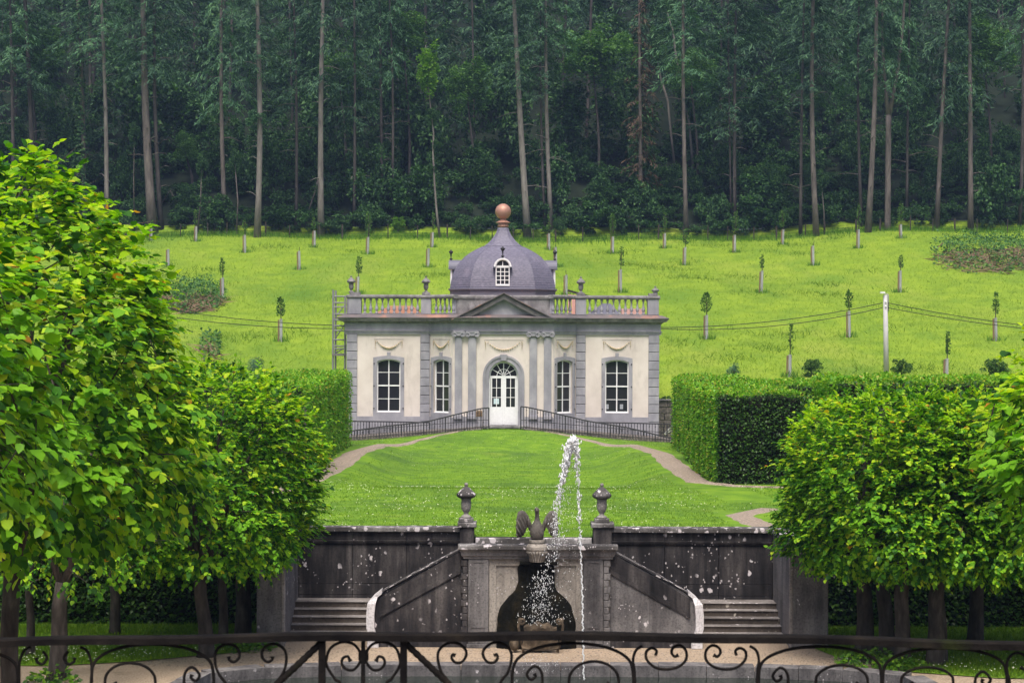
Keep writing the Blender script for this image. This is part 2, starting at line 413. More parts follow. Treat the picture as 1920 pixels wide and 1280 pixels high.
M['fir'] = leafmat('fir_needles', [(.0, (.011, .032, .022)), (.5, (.034, .080, .048)), (1.0, (.090, .18, .085))], .15, .7, .15)
M['fir_pale'] = leafmat('larch_needles', [(.0, (.030, .085, .052)), (.5, (.075, .17, .092)), (1.0, (.14, .27, .125))], .2, .7, .15)
M['fir_dead'] = leafmat('dead_needles', [(.0, (.035, .024, .018)), (.5, (.075, .052, .038)), (1.0, (.12, .085, .06))], .1, .8, .1)
M['beech'] = leafmat('beech_leaf', [(.0, (.010, .036, .016)), (.5, (.032, .085, .032)), (1.0, (.090, .19, .055))], .25, .6, .2)
M['beech_pale'] = leafmat('pale_beech_leaf', [(.0, (.06, .15, .02)), (.5, (.11, .24, .025)), (1.0, (.17, .32, .03))], .3, .6, .2)
M['trunk_pale'] = mat('pale_bark', [(.3, (.09, .080, .078)), (.5, (.15, .135, .13)), (.7, (.22, .20, .19))], 3, .95, .5, (1, 1, .25))
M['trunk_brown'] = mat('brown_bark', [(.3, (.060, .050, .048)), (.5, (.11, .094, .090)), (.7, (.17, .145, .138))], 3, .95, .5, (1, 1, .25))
M['guard'] = mat('tree_guard', [(.3, (.24, .24, .25)), (.7, (.40, .40, .42))], 4, .6, .1, (1, 1, .3))
M['stake'] = plain('stake_wood', (.20, .13, .085), .9)
M['concrete'] = mat('concrete', [(.3, (.36, .35, .36)), (.7, (.52, .51, .52))], 3, .85, .2, (1, 1, .3))
M['sapling_leaf'] = leafmat('sapling_leaf', [(.0, (.035, .085, .022)), (.5, (.075, .16, .034)), (1.0, (.15, .26, .05))], .25, .6, .2)
M['hedge_leaf_shaded'] = leafmat('shaded_hedge_leaf', [(.0, (.012, .040, .006)), (.5, (.030, .085, .010)), (1.0, (.07, .16, .015))], .3)  # darker copy of the hedge leaf, its shade put into the colour
M['joint'] = plain('dark_joint', (.05, .048, .05), .9)
M['tube'] = plain('scaffold_tube', (.25, .25, .27), .5, .2)
M['trunk_shaded'] = mat('shaded_bark', [(.3, (.030, .026, .026)), (.5, (.055, .048, .048)), (.7, (.09, .078, .076))], 3, .95, .5, (1, 1, .25))  # brown bark darkened: the wood's dimness is put into the colour
M['rake'] = mat('rake_stone', [(.3, (.055, .052, .054)), (.7, (.15, .14, .142))], 2.2, .85, .3)
M['weed'] = leafmat('weed_blade', [(.0, (.085, .165, .012)), (.6, (.125, .23, .014)), (1.0, (.20, .28, .03))], .3, .6, .2)
M['beech_mid'] = leafmat('mid_beech_leaf', [(.0, (.026, .075, .026)), (.5, (.070, .165, .045)), (1.0, (.14, .27, .06))], .28, .6, .2)
# ------------------------------------------------------------------ the ground
WB = 46.0        # depth of the terrace's back wall
WF = 43.0        # depth of the stair front
struct('ground', grid('ground', np.linspace(-500, 500, 11), np.linspace(-250, 600, 11), lambda x, y: x * 0 - 0.30 - 0.0 * y), M['forest_floor'])
PT = [(-5.2, 34.5), (-6.2, 37.2), (-5.9, 39.0), (-4.9, 39.7), (-3.4, 40.0), (-1.0, 40.06), (2.0, 40.06), (4.9, 39.98), (6.6, 39.6), (7.7, 38.9), (7.9, 37.2), (6.9, 34.5)]
gl = [(-60, 47), (-60, -20), (.8, -20), (.8, 34.3)] + PT[:6] + [(.8, 40.06), (.8, 47)]
gr = [(60, -20), (60, 47), (.8, 47), (.8, 40.06)] + PT[6:] + [(.8, 34.3), (.8, -20)]
struct('gravel_court', MB().add([(x, y, 0) for x, y in gl + gr], [tuple(range(len(gl))), tuple(range(len(gl), len(gl) + len(gr)))]), M['gravel'])
lawn = struct('lawn', grid('lawn', np.linspace(-45, 45, 181), np.linspace(46.15, 108, 150), gz), M['lawn'])
meadow = struct('meadow', grid('meadow', np.linspace(-110, 110, 181), np.linspace(108, 192, 110), gz), M['meadow'])
hill = struct('forest_hill', grid('forest_hill', np.linspace(-150, 150, 61), np.linspace(192, 330, 50), gz), M['forest_floor'])
def strip(name, pts, wid, mt, zoff=.012, zf=gz, nseg=4):
    "a path draped on the ground along px,depth points"
    q = []
    for i in range(len(pts) - 1):
        for k in range(8): q.append(np.array(pts[i]) * (1 - k / 8) + np.array(pts[i + 1]) * k / 8)
    q.append(np.array(pts[-1])); q = np.array(q)
    ww = np.interp(np.linspace(0, 1, len(q)), np.linspace(0, 1, len(wid)), wid)
    d = np.gradient(q, axis=0); d /= np.linalg.norm(d, axis=1, keepdims=True); nn = np.stack([-d[:, 1], d[:, 0]], 1)
    v = []; f = []
    for i in range(len(q)):
        for k in range(nseg + 1):
            t = (k / nseg - .5) * (ww[i] + (.12 * math.sin(i * 1.7) if k in (0, nseg) else 0)); p = q[i] + nn[i] * t
            v.append((p[0], p[1], float(zf(p[0], p[1])) + (zoff if 0 < k < nseg and 0 < i < len(q) - 1 else -.03)))
    for i in range(len(q) - 1):
        for k in range(nseg):
            a = i * (nseg + 1) + k; f.append((a, a + 1, a + nseg + 2, a + nseg + 1))
    return struct(name, MB().add(v, f), mt)
strip('path_left', [(-7.2, 58), (-6.75, 66), (-6.55, 76), (-6.6, 84), (-6.0, 91), (-4.6, 97), (-2.4, 101.5)], [1.0, 1.1, 1.2, 1.0, .6, .4, .2], M['path'], .05)
strip('path_right', [(8.8, 63.2), (7.2, 63.9), (6.2, 66), (6.2, 76), (6.3, 84), (5.6, 91), (4.0, 97), (1.6, 101.5)], [.2, .3, .95, 1.1, 1.0, .6, .4, .2], M['path'], .05)
strip('path_bend', [(6.55, 47.4), (6.15, 50), (6.0, 52.5), (7.2, 55)], [.9, 1.0, .9, .8], M['path'], .03)
# grass under the limes
def patch(name, poly, z):
    return struct(name, MB().add([(x, y, z) for x, y in poly], [tuple(range(len(poly)))]), M['lawn'])
PL = [(-16, 40.3), (-9.2, 40.25), (-7.6, 40.9), (-6.6, 41.6), (-5.55, 42.2), (-5.5, 42.95), (-5.5, 47), (-16, 47)]
PR = [(6.55, 42.9), (6.8, 41.9), (7.6, 41.2), (8.0, 39.9), (9.6, 39.2), (16, 38.9), (16, 47), (6.9, 47)]
patch('grass_strip_left', PL, .02); patch('grass_strip_right', PR, .02)

def blades(name, pts, zs, h, matl, label, cat, lean=.35, wid=1.0):
    n = len(pts)
    T = np.stack([rng.normal(0, lean, n), rng.normal(0, lean, n), np.ones(n)], 1)
    N = np.stack([rng.normal(0, 1, n), -np.abs(rng.normal(0, 1, n)), rng.normal(0, .2, n)], 1)
    pos = np.column_stack([pts, zs])
    me = cards(name, pos, T, N, h * rng.uniform(.55, 1.25, n), BLADE * np.array((wid, 1, 1)), BLADE_F)
    o = link(name, me, matl); tag(o, label, cat, kind='stuff'); return o
def in_poly(p, poly):
    x, y = p[:, 0], p[:, 1]; r = np.zeros(len(p), bool); j = len(poly) - 1
    for i in range(len(poly)):
        xi, yi = poly[i]; xj, yj = poly[j]
        r ^= ((yi > y) != (yj > y)) & (x < (xj - xi) * (y - yi) / (yj - yi + 1e-12) + xi); j = i
    return r
def wedge(n, d0, d1, marg=1.06, power=1.0):
    "points inside the view wedge between two depths"
    d = d0 + (d1 - d0) * rng.random(n) ** power
    return np.column_stack([(rng.random(n) * 2 - 1) * d * 960 / F * marg, d])
def path_mask(p):
    "True off the paths"
    ok = np.ones(len(p), bool)
    for pts, w in (([(-7.2, 58), (-6.75, 66), (-6.55, 76), (-6.6, 84), (-6.0, 91), (-4.6, 97), (-2.4, 101.5)], .85), ([(7.0, 58), (6.15, 66), (6.2, 76), (6.3, 84), (5.6, 91), (4.0, 97), (1.6, 101.5)], .8)):
        a = np.array(pts); xi = np.interp(p[:, 1], a[:, 1], a[:, 0]); wi = np.interp(p[:, 1], [58, 84, 91, 97, 101.5], [w, w, .55, .4, .2])
        ok &= ~((np.abs(p[:, 0] - xi) < wi) & (p[:, 1] > 57) & (p[:, 1] < 101.6))
    return ok & ~((np.abs(p[:, 0] - 6.2) < .75) & (p[:, 1] > 46) & (p[:, 1] < 54))
p = wedge(90000, 46.3, 106, .62, 1.35); p = p[np.abs(p[:, 0]) < 8.6]; p = p[path_mask(p)]
blades('lawn_grass', p, gz(p[:, 0], p[:, 1]) - .01, .075, M['grass_blade'], 'short mown grass of the bowl lawn before the pavilion', 'grass', .6, 1.6)
p = wedge(2800, 46.5, 70, .5, 1.2); q = p[(np.sin(p[:, 0] * 1.3 + 2) * np.sin(p[:, 1] * .55 + p[:, 0] * .3) + rng.normal(0, .45, len(p))) > -.1]
q = q[path_mask(q)]; z = gz(q[:, 0], q[:, 1]) + .07
q2 = wedge(800, 84, 104, .5); q2 = q2[np.abs(q2[:, 0]) < 6.5]; q2 = q2[path_mask(q2)]
qq = np.concatenate([q, q2]); z = gz(qq[:, 0], qq[:, 1]) + .07
n = len(qq)
DAISY = np.array([(0, -.5, 0), (.43, -.25, 0), (.43, .25, 0), (0, .5, 0), (-.43, .25, 0), (-.43, -.25, 0)])
me = cards('daisies', np.column_stack([qq, z]), np.tile((0, 1., .5), (n, 1)) + rng.normal(0, .3, (n, 3)), np.tile((0, -.6, 1.), (n, 1)) + rng.normal(0, .3, (n, 3)), rng.uniform(.012, .030, n), DAISY, ((0, 1, 2, 3, 4, 5),))
o = link('daisies', me, M['daisy']); tag(o, 'tiny white daisies scattered over the lawn', 'flowers', kind='stuff')
p = wedge(125000, 119, 190, 1.03, 1.1)
blades('meadow_grass', p, gz(p[:, 0], p[:, 1]) - .03, .27, M['meadow_blade'], 'long pale green grass of the sloping meadow', 'grass', .8, .7)
cc_ = wedge(60, 121, 188, 1.0); cc_ = np.repeat(cc_, rng.integers(40, 190, len(cc_)), 0)
p = cc_ + rng.normal(0, 1, cc_.shape) * np.array((1.3, .9))
blades('meadow_weeds', p, gz(p[:, 0], p[:, 1]) - .03, .40, M['weed'], 'darker weedy patches in the meadow grass', 'grass', .7, .9)
p = np.column_stack([rng.uniform(-13, -5.5, 30000), rng.uniform(40.2, 46, 30000)]); p = p[in_poly(p, PL)]
p3 = np.column_stack([rng.uniform(6.5, 13, 30000), rng.uniform(38.9, 46, 30000)]); p = np.concatenate([p, p3[in_poly(p3, PR)]])
blades('verge_grass', p, p[:, 0] * 0 + .015, .10, M['grass_blade'], 'green grass growing beneath the clipped lime trees', 'grass', .5, 1.4)
n = 420; p = np.concatenate([np.column_stack([rng.uniform(-12.5, -5.8, n), rng.uniform(40.3, 42.5, n)]), np.column_stack([rng.uniform(8, 13, n // 2), rng.uniform(39.5, 43.5, n // 2)])])
p = p[in_poly(p, PL) | in_poly(p, PR)]; n = len(p)
me = cards('verge_daisies', np.column_stack([p, p[:, 0] * 0 + .11]), np.tile((0, 1., .5), (n, 1)), np.tile((0, -.6, 1.), (n, 1)), rng.uniform(.015, .032, n), DAISY, ((0, 1, 2, 3, 4, 5),))
o = link('verge_daisies', me, M['daisy']); tag(o, 'white daisies in the grass under the limes', 'flowers', kind='stuff')
n = 2600; p = np.column_stack([rng.uniform(-7.5, 9.5, n), rng.uniform(40.3, 42.8, n)])
p = p[~(in_poly(p, PL) | in_poly(p, PR))]; n = len(p)
PEB = np.array([(-.5, -.3, 0), (.4, -.5, 0), (.5, .3, 0), (-.3, .5, 0), (0, 0, .45)])
a = rng.uniform(0, 6.3, n)
me = cards('pebbles', np.column_stack([p, p[:, 0] * 0]), np.column_stack([np.cos(a), np.sin(a), a * 0]), np.tile((0, 0, 1.), (n, 1)), rng.uniform(.02, .06, n), PEB, ((0, 1, 4), (1, 2, 4), (2, 3, 4), (3, 0, 4)))
o = link('pebbles', me, M['path']); tag(o, 'loose pebbles strewn over the gravel court', 'gravel', kind='stuff')

# ------------------------------------------------------------------ pool in front of the stairs
pool = struct('pool_water', MB().add([(x, y, -.13) for x, y in PT], [tuple(range(len(PT) - 1, -1, -1))]), M['water'])
pr = thing('pool_rim', 'lichen-spotted stone rim curving round the fountain pool', 'pool rim', (0, 40, 0))
seg = []
for i in range(len(PT) - 1):
    a, b = np.array(PT[i]), np.array(PT[i + 1]); k = max(1, round(np.linalg.norm(b - a) / 1.1))
    seg += [(a + (b - a) * j / k, a + (b - a) * (j + 1) / k) for j in range(k)]
cc = np.array((.8, 36.5))
for a, b in seg:
    t = (b - a) / np.linalg.norm(b - a); a = a + t * .006; b = b - t * .006
    nn = np.array((t[1], -t[0])); nn = nn if nn @ (cc - a) > 0 else -nn
    top = .11 + random.uniform(-.012, .012)
    q = [a, b, b - nn * .38, a - nn * .38]
    v = [(*p, -.28) for p in q] + [(*(p + nn * .03 * (1 if k < 2 else 0)), top - (.012 if k < 2 else 0)) for k, p in enumerate(q)]
    obj('kerb_stone', MB().add(v, [(0, 1, 5, 4), (1, 2, 6, 5), (2, 3, 7, 6), (3, 0, 4, 7), (4, 5, 6, 7)]), M['grey_stone'], pr)
struct('pool_floor', MB().add([(-6.3, 34.3, -.26), (8, 34.3, -.26), (8, 40.1, -.26), (-6.3, 40.1, -.26)], [(0, 1, 2, 3)]), M['forest_floor'])

# ------------------------------------------------------------------ terrace wall with two stairs
def fz(py): return ZZ(py, WF)
def bz(py): return ZZ(py, WB)
def fx(px): return XX(px, WF)
def bx(px): return XX(px, WB)
XL, XR = fx(533), fx(1485)                       # inner faces of the return walls
CL, CR = fx(873), fx(1147)                       # central fountain block
TOPZ = bz(988)
tw = thing('terrace_wall', 'long blackened stone terrace wall with lichen behind both stairs', 'wall', (0, WB, 0))
for side, (a, b) in (('l', (XL, bx(866))), ('r', (bx(1146), XR))):
    n = 3; rows = [(-.02, .74), (.746, 1.0), (1.006, bz(1021)), (bz(1013) + .006, bz(997))]
    for i in range(n):
        x0 = a + (b - a) * i / n + .004; x1 = a + (b - a) * (i + 1) / n - .004
        for z0, z1 in rows: obj('stone_panel', MB().cbox(x0, x1, WB + random.uniform(0, .006), WB + .3, z0, z1, .008), M['dark_stone'], tw)
        obj('moulding', MB().sweep([(x0, WB), (x1, WB)], [(-.05, bz(1021)), (.03, bz(1020)), (.06, bz(1016)), (.07, bz(1013)), (-.05, bz(1013) + .005)]), M['dark_stone'], tw)
        obj('coping', MB().cbox(x0 - .003, x1 + .003, WB - .09 + random.uniform(-.008, .008), WB + .36, bz(997), TOPZ + random.uniform(-.006, .006), .015), M['dark_coping'], tw)
for px0, px1 in ((862, 892), (1112, 1150)):
    x0, x1 = bx(px0), bx(px1)
    obj('pier', MB().cbox(x0 + .02, x1 - .02, WB - .12, WB + .4, .6, bz(988), .01), M['dark_stone'], tw)
    obj('pier_cap', MB().cbox(x0 - .03, x1 + .03, WB - .17, WB + .44, bz(988), bz(979), .02), M['dark_coping'], tw)
obj('low_coping', MB().cbox(bx(893), bx(1111), WB - .05, WB + .4, bz(1019), bz(1008), .015), M['dark_coping'], tw)
obj('low_wall', MB().box(bx(893), bx(1111), WB, WB + .35, .5, bz(1019)), M['dark_stone'], tw)
# return walls at both ends, with their end piers
for sgn, xi, px0, px1, lab in ((-1, XL, 483, 533, 'soot-grey end wall of the stair beside the dark limes'), (1, XR, 1485, 1555, 'grey end wall of the stair beside leafy crown')):
    rw = thing('stair_end_wall', lab, 'wall', (xi, 44.5, 0))
    xo = fx(px0) if sgn < 0 else fx(px1)
    a, b = min(xi, xo), max(xi, xo)
    obj('pier_face', MB().cbox(a, b, WF, WF + .5, 0, TOPZ - .09, .012), M['grey_stone'], rw)
    obj('plinth', MB().cbox(a - .0, b + .0, WF - .03, WF + .02, 0, fz(1192), .01), M['grey_stone'], rw)
    ia, ib = (xi - .35, xi) if sgn < 0 else (xi, xi + .35)
    for k, (z0, z1) in enumerate(((0, .80), (.806, 1.0), (1.006, 2.0), (2.006, TOPZ - .09))):
        obj('stone_panel', MB().box(ia + .004, ib - .004, WF + .505, WB + .3, z0, z1), M['grey_stone'], rw)
    obj('coping', MB().box(ia - .06, ib + .06, WF - .05, WB + .36, TOPZ - .09, TOPZ + .004), M['dark_coping'], rw)
    obj('edge_strip', MB().cbox(xi - .035, xi + .035, WF - .02, WF + .10, 0, TOPZ - .095, .01), M['step_edge'], rw)
# stairs: front flight then a side flight hidden behind the sloping parapet
RISE = .133
for sgn, x0, x1, lab in ((-1, XL, fx(694), 'worn stone flight of steps by the dark lime trunks'), (1, fx(1311), XR, 'worn stone flight of steps by the pale green lime crown')):
    st = thing('stone_stair', lab, 'stairs', ((x0 + x1) / 2, WF, 0))
    for k in range(5):
        y0 = 44.2 + .3 * k
        s = obj('step', MB().box(x0, x1, y0, y0 + .34 if k < 4 else WB, 0, RISE * (k + 1) - .016), M['step_stone'], st)
        obj('nosing', MB().cbox(x0, x1, y0 - .03, y0 + .31 if k < 4 else WB, RISE * (k + 1) - .016, RISE * (k + 1), .005), M['step_edge'], s)
    xc = x1 if sgn < 0 else x0; end = CL if sgn < 0 else CR
    for k in range(8):
        a = xc + (end - xc) * k / 8; b = end
        obj('step', MB().box(min(a, b), max(a, b), WF + .35, WB - .01, .3, .66 + .10 * (k + 1)), M['step_stone'], st)
# sloping parapets
for sgn, lab in ((-1, 'soot-black sloping parapet with pale curled coping, by the dark limes'), (1, 'streaked grey sloping parapet with pale curled coping, by the pale crown')):
    mir = (lambda px: px) if sgn < 0 else (lambda px: 2010 - px)
    pw = thing('stair_parapet', lab, 'parapet', (fx(mir(790)), WF, 0))
    ms = M['dark_stone'] if sgn < 0 else M['grey_stone']
    def pol(pts): 
        q = [(fx(mir(x)), fz(y)) for x, y in pts]
        return q if sgn < 0 else q[::-1]
    obj('wall', MB().prism(pol([(704, 1213), (872, 1213), (872, 1031), (730, 1106), (704, 1124)]), WF + .02, WF + .3), ms, pw)
    obj('plinth', MB().prism(pol([(712, 1213), (870, 1213), (870, 1189), (712, 1189)]), WF - .02, WF + .06), M['dark_stone'], pw)
    obj('raking_band', MB().prism(pol([(714, 1150), (868, 1066), (868, 1031), (714, 1121)]), WF - .015, WF + .1), M['dark_stone'], pw)
    obj('raking_moulding', MB().prism(pol([(714, 1157), (868, 1072), (868, 1064), (714, 1148)]), WF - .035, WF + .1), M['dark_stone'], pw)
    obj('stone_panel', MB().prism(pol([(722, 1186), (790, 1186), (790, 1119), (722, 1157)]), WF + .005, WF + .1), ms, pw)
    obj('stone_panel', MB().prism(pol([(791, 1186), (862, 1186), (862, 1080), (791, 1118.5)]), WF + .008, WF + .1), ms, pw)
    # coping: runs down the slope, sweeps forward and ends as an upright
    top = [(873, 1023), (820, 1051), (770, 1078), (735, 1098), (718, 1108), (706, 1118), (699, 1130), (697, 1150), (697, 1175), (700, 1186), (704, 1193)]
    pts = [(fx(mir(x)), z) for x, z in [(a, fz(b)) for a, b in top]]
    v = []; f = []
    for i, (x, z) in enumerate(pts):
        u = i / (len(pts) - 1); w = .19 if i > 3 else .17; up = .035 if i < 6 else .02
        dx = .0 if i < 5 else (.10 if i > 6 else .05)
        fw = WF - .04 - (.10 if i > 5 else 0)
        v += [(x - sgn * dx * -1 * 0 - (.10 if i > 5 else .02) * 0, fw, z + up), (x, fw + .36 + (.1 if i > 5 else 0), z + up), (x - sgn * .0, fw + .36, z - .06), (x, fw, z - .06)]
        if i > 4:
            q = .085 * min(1, (i - 4) / 2)
            o4 = len(v) - 4
            xs = (x - q, x - q, x + q, x + q)
            v[o4] = (x + q * sgn * 1.0, fw, z); v[o4 + 1] = (x + q * sgn, fw + .42, z); v[o4 + 2] = (x - q * sgn, fw + .42, z - .02); v[o4 + 3] = (x - q * sgn, fw, z - .02)
    for i in range(len(pts) - 1):
        for k in range(4):
            a, b = i * 4 + k, i * 4 + (k + 1) % 4; f.append((a, b, b + 4, a + 4))
    f.append((0, 1, 2, 3)); m0 = 4 * (len(pts) - 1); f.append((m0 + 3, m0 + 2, m0 + 1, m0))
    ns = 5
    fs = [q_ for q_ in f[:-2] if max(q_) < 4 * ns]; fe = [tuple(i_ - 4 * (ns - 1) for i_ in q_) for q_ in f[:-2] if min(q_) >= 4 * (ns - 1)]
    vs = [(x, y, z - (.0 if k % 4 in (2, 3) else .045) + (.045 if k % 4 in (2, 3) else 0) * .9) for k, (x, y, z) in enumerate(v[:4 * ns])]
    obj('coping', MB().add(vs, fs), M['dark_coping'], pw)
    obj('coping_curl', MB().add(v[4 * (ns - 1):], fe + [(3, 2, 1, 0), tuple(4 * (len(pts) - ns) + k for k in (0, 1, 2, 3))]), M['white_coping'], pw)
    obj('newel_base', MB().cbox(fx(mir(702)) - .12, fx(mir(702)) + .12, WF - .17, WF + .3, 0, fz(1193), .015), M['white_coping'], pw)

# central block with the dark wall spring
fb = thing('fountain_block', 'panelled stone fountain front with mossy black niche below the bird', 'fountain', ((CL + CR) / 2, WF, 0))
Y0 = WF - .12
obj('wall', MB().box(CL + .02, CR - .02, Y0 + .10, Y0 + .30, 0, fz(1030)), M['pale_stone'], fb)
obj('core', MB().box(CL + .03, CR - .03, Y0 + .30, WB - .02, 0, 1.45), M['dark_stone'], fb)
for a, b in ((880, 918), (1095, 1132)):
    obj('pilaster', MB().cbox(fx(a), fx(b), Y0 + .0, Y0 + .2, .09, fz(1046), .01), M['grey_stone'], fb)
    obj('pilaster_panel', MB().ring([(fx(a + 9), fz(1172)), (fx(b - 9), fz(1172)), (fx(b - 9), fz(1053)), (fx(a + 9), fz(1053))], [(fx(a + 6), fz(1175)), (fx(b - 6), fz(1175)), (fx(b - 6), fz(1050)), (fx(a + 6), fz(1050))], Y0 - .014, Y0 + .05), M['grey_stone'], fb)
    obj('pilaster_base', MB().cbox(fx(a) - .03, fx(b) + .03, Y0 - .03, Y0 + .2, 0, .09, .01), M['grey_stone'], fb)
obj('panel_frame', MB().ring([(fx(932), fz(1180)), (fx(1082), fz(1180)), (fx(1082), fz(1059)), (fx(932), fz(1059))], [(fx(919), fz(1190)), (fx(1094), fz(1190)), (fx(1094), fz(1047)), (fx(919), fz(1047))], Y0 + .06, Y0 + .15), M['pale_stone'], fb)
pf = [(-.1, 1046), (.02, 1046), (.03, 1042), (.06, 1040), (.07, 1034), (.10, 1030), (.12, 1029), (-.1, 1029)]
obj('cornice', MB().sweep([(CL - .01, Y0 + .28), (CL - .01, Y0), (CR + .01, Y0), (CR + .01, Y0 + .28)], [(o_, fz(z)) for o_, z in pf]), M['grey_stone'], fb)
obj('coping', MB().cbox(CL - .14, CR + .14, Y0 - .15, Y0 + .28, fz(1028.5), fz(1020), .015), M['dark_coping'], fb)
for a, b, ms in ((866, 879, 'dark_stone'), (1133, 1146, 'grey_stone')):
    z = .02
    k = 0
    while z < fz(1052):
        h = .145; w = .035 if k % 2 else 0
        x0, x1 = fx(a), fx(b)
        if a < 1000: x0 += w
        else: x1 -= w
        obj('quoin', MB().cbox(x0, x1, Y0 + .01, Y0 + .24, z, z + h - .008, .012), M[ms], fb); z += h; k += 1
# mossy spring mass: a bumpy cloak running down the niche
NX, NZ = 46, 40; v = []; f = []
for j in range(NZ + 1):
    t = j / NZ; py = 1053 + (1213 - 1053) * t
    hw = np.interp(py, [1053, 1062, 1090, 1106, 1118, 1135, 1160, 1213], [30, 36, 35, 40, 54, 68, 75, 77])
    for i in range(NX + 1):
        s = i / NX * 2 - 1
        edge = 1 + .012 * math.sin(j * .6 + (3 if s > 0 else 0))
        x = fx(1007 + s * hw * edge)
        dep = .015 + (.10 + .20 * max(0, t - .15)) * max(0, 1 - abs(s) ** 2.6) ** .6 + .035 * math.sin(i * 1.9 + j * .7) * math.sin(j * 1.3 + i * .4) * (1 - abs(s))
        if abs(s) > .98: dep = -.10
        v.append((x, Y0 + .095 - dep, fz(py) + .01 * math.sin(i * 2.3 + j)))
for j in range(NZ):
    for i in range(NX):
        a = j * (NX + 1) + i; f.append((a, a + NX + 1, a + NX + 2, a + 1))
obj('wet_moss', MB().add(v, f), M['moss_rock'], fb, True)
# shallow ledge with dripping lip
obj('drip_ledge', MB().cbox(fx(976), fx(1046), Y0 - .14, Y0 + .1, fz(1056), fz(1051), .01), M['moss_rock'], fb)
# carved shell basin at the foot
sh = thing('shell_basin', 'ochre carved shell basin with scrolled ends at the foot of the mossy niche', 'basin', (fx(1015), Y0 - .6, 0))
def shz(py): return ZZ(py, 42.4)
def shx(px): return XX(px, 42.4)
prof = []
for k in range(25):
    t = k / 24; x = shx(984 + 62 * t); zz = shz(1176) + .09 * math.sin(PI * t) + .025 * math.sin(t * 6 * PI)
    prof.append((x, zz))
obj('bowl', MB().prism([(shx(988), shz(1205)), (shx(1042), shz(1205))] + [(x, z) for x, z in prof[::-1]], 42.25, 42.6), M['shell_stone'], sh)
v = []; f = []
for k in range(25):
    t = k / 24; ang = PI * (1 - t)
    rr = .38 * (1 + .06 * (k % 2)); 
    v += [(shx(1015) + .12 * math.cos(ang), 42.22, .05), (shx(1015) + rr * math.cos(ang), 42.12, .12 + .42 * math.sin(ang) * (1 + .05 * (k % 2)))]
for k in range(24): f.append((2 * k, 2 * k + 2, 2 * k + 3, 2 * k + 1))
obj('shell_ribs', MB().add(v, f), M['shell_stone'], sh)
for sg, cx in ((-1, 981), (1, 1050)):
    pts = []
    for k in range(22):
        a = k / 21 * 3.6 * PI; r = .10 - .024 * a / PI
        pts.append((shx(cx) + sg * r * math.cos(a) * -1, 42.2, shz(1161) + r * math.sin(a)))
    pts = [(shx(cx - sg * 3), 42.22, 0.02), (shx(cx + sg * 5), 42.2, shz(1185)), (shx(cx + sg * 7), 42.2, shz(1170))] + pts[4:]
    obj('scroll', MB().tube(pts, [.03] * 3 + [.026] * (len(pts) - 3), 7), M['shell_stone'], sh, True)
ball = thing('stone_ball', 'small weathered stone ball beside the shell basin', 'stone ball', (shx(967), 42.3, 0))
obj('ball', MB().lathe([(.02, 0), (.09, .05), (.115, .15), (.10, .25), (.06, .30), (.02, .315)], shx(967), 42.3, 14, .03), M['shell_stone'], ball, True)

# urns on the terrace piers
URN = [(.13, 0), (.13, .04), (.10, .06), (.06, .09), (.055, .13), (.085, .16), (.12, .24), (.125, .34), (.115, .42), (.13, .47), (.20, .50), (.235, .54), (.235, .58), (.20, .62), (.14, .68), (.09, .73), (.05, .76), (.03, .78), (.05, .80), (.05, .83), (.02, .86)]
for px, lab in ((875, 'stone lidded urn on the terrace pier above the soot-black parapet'), (1130, 'lichen-white lidded urn on terrace pier beside the water jet')):
    x, y = bx(px), WB + .12; z0 = bz(979)
    u = thing('stone_urn', lab, 'urn', (x, y, z0), 'urns on the terrace wall')
    obj('plinth', MB().cbox(x - .17, x + .17, y - .17, y + .17, z0, z0 + .09, .015), M['dark_coping'], u)
    sc = .95
    obj('body', MB().lathe([(r * sc, z * sc) for r, z in URN[:10]], x, y, 18, z0 + .09), M['urn_stone'], u, True)
    obj('lid', MB().lathe([(r * sc, z * sc) for r, z in URN[9:17]], x, y, 18, z0 + .09), M['dark_coping'], u, True)
    obj('finial', MB().lathe([(r * sc, z * sc) for r, z in URN[16:]], x, y, 12, z0 + .09), M['urn_stone'], u, True)
# ------------------------------------------------------------------ bird statue on its bracket
EX, EY = fx(1008), Y0 - .12
br = thing('carved_bracket', 'fluted stone bracket carrying the bird above the niche', 'bracket', (EX, EY, fz(1052)))
v = MB().lathe([(.15, 0), (.155, .03), (.15, .10), (.16, .16), (.20, .21), (.235, .27), (.235, .33), (.20, .37), (.16, .40), (.17, .43), (.17, .47)], EX, EY, 20, fz(1050))
obj('capital', v, M['pale_stone'], br, False)
for k in range(9):
    a = PI + PI * (k + .5) / 9
    obj('flute', MB().tube([(EX + .15 * math.cos(a), EY + .15 * math.sin(a), fz(1049)), (EX + .158 * math.cos(a), EY + .158 * math.sin(a), fz(1037)), (EX + .215 * math.cos(a), EY + .215 * math.sin(a), fz(1030))], [.018, .02, .03], 6), M['pale_stone'], br, True)
ez = fz(1009)
eagle = thing('bird_statue', 'grey stone bird with raised drooping wings on the fountain wall', 'statue', (EX, EY, ez))
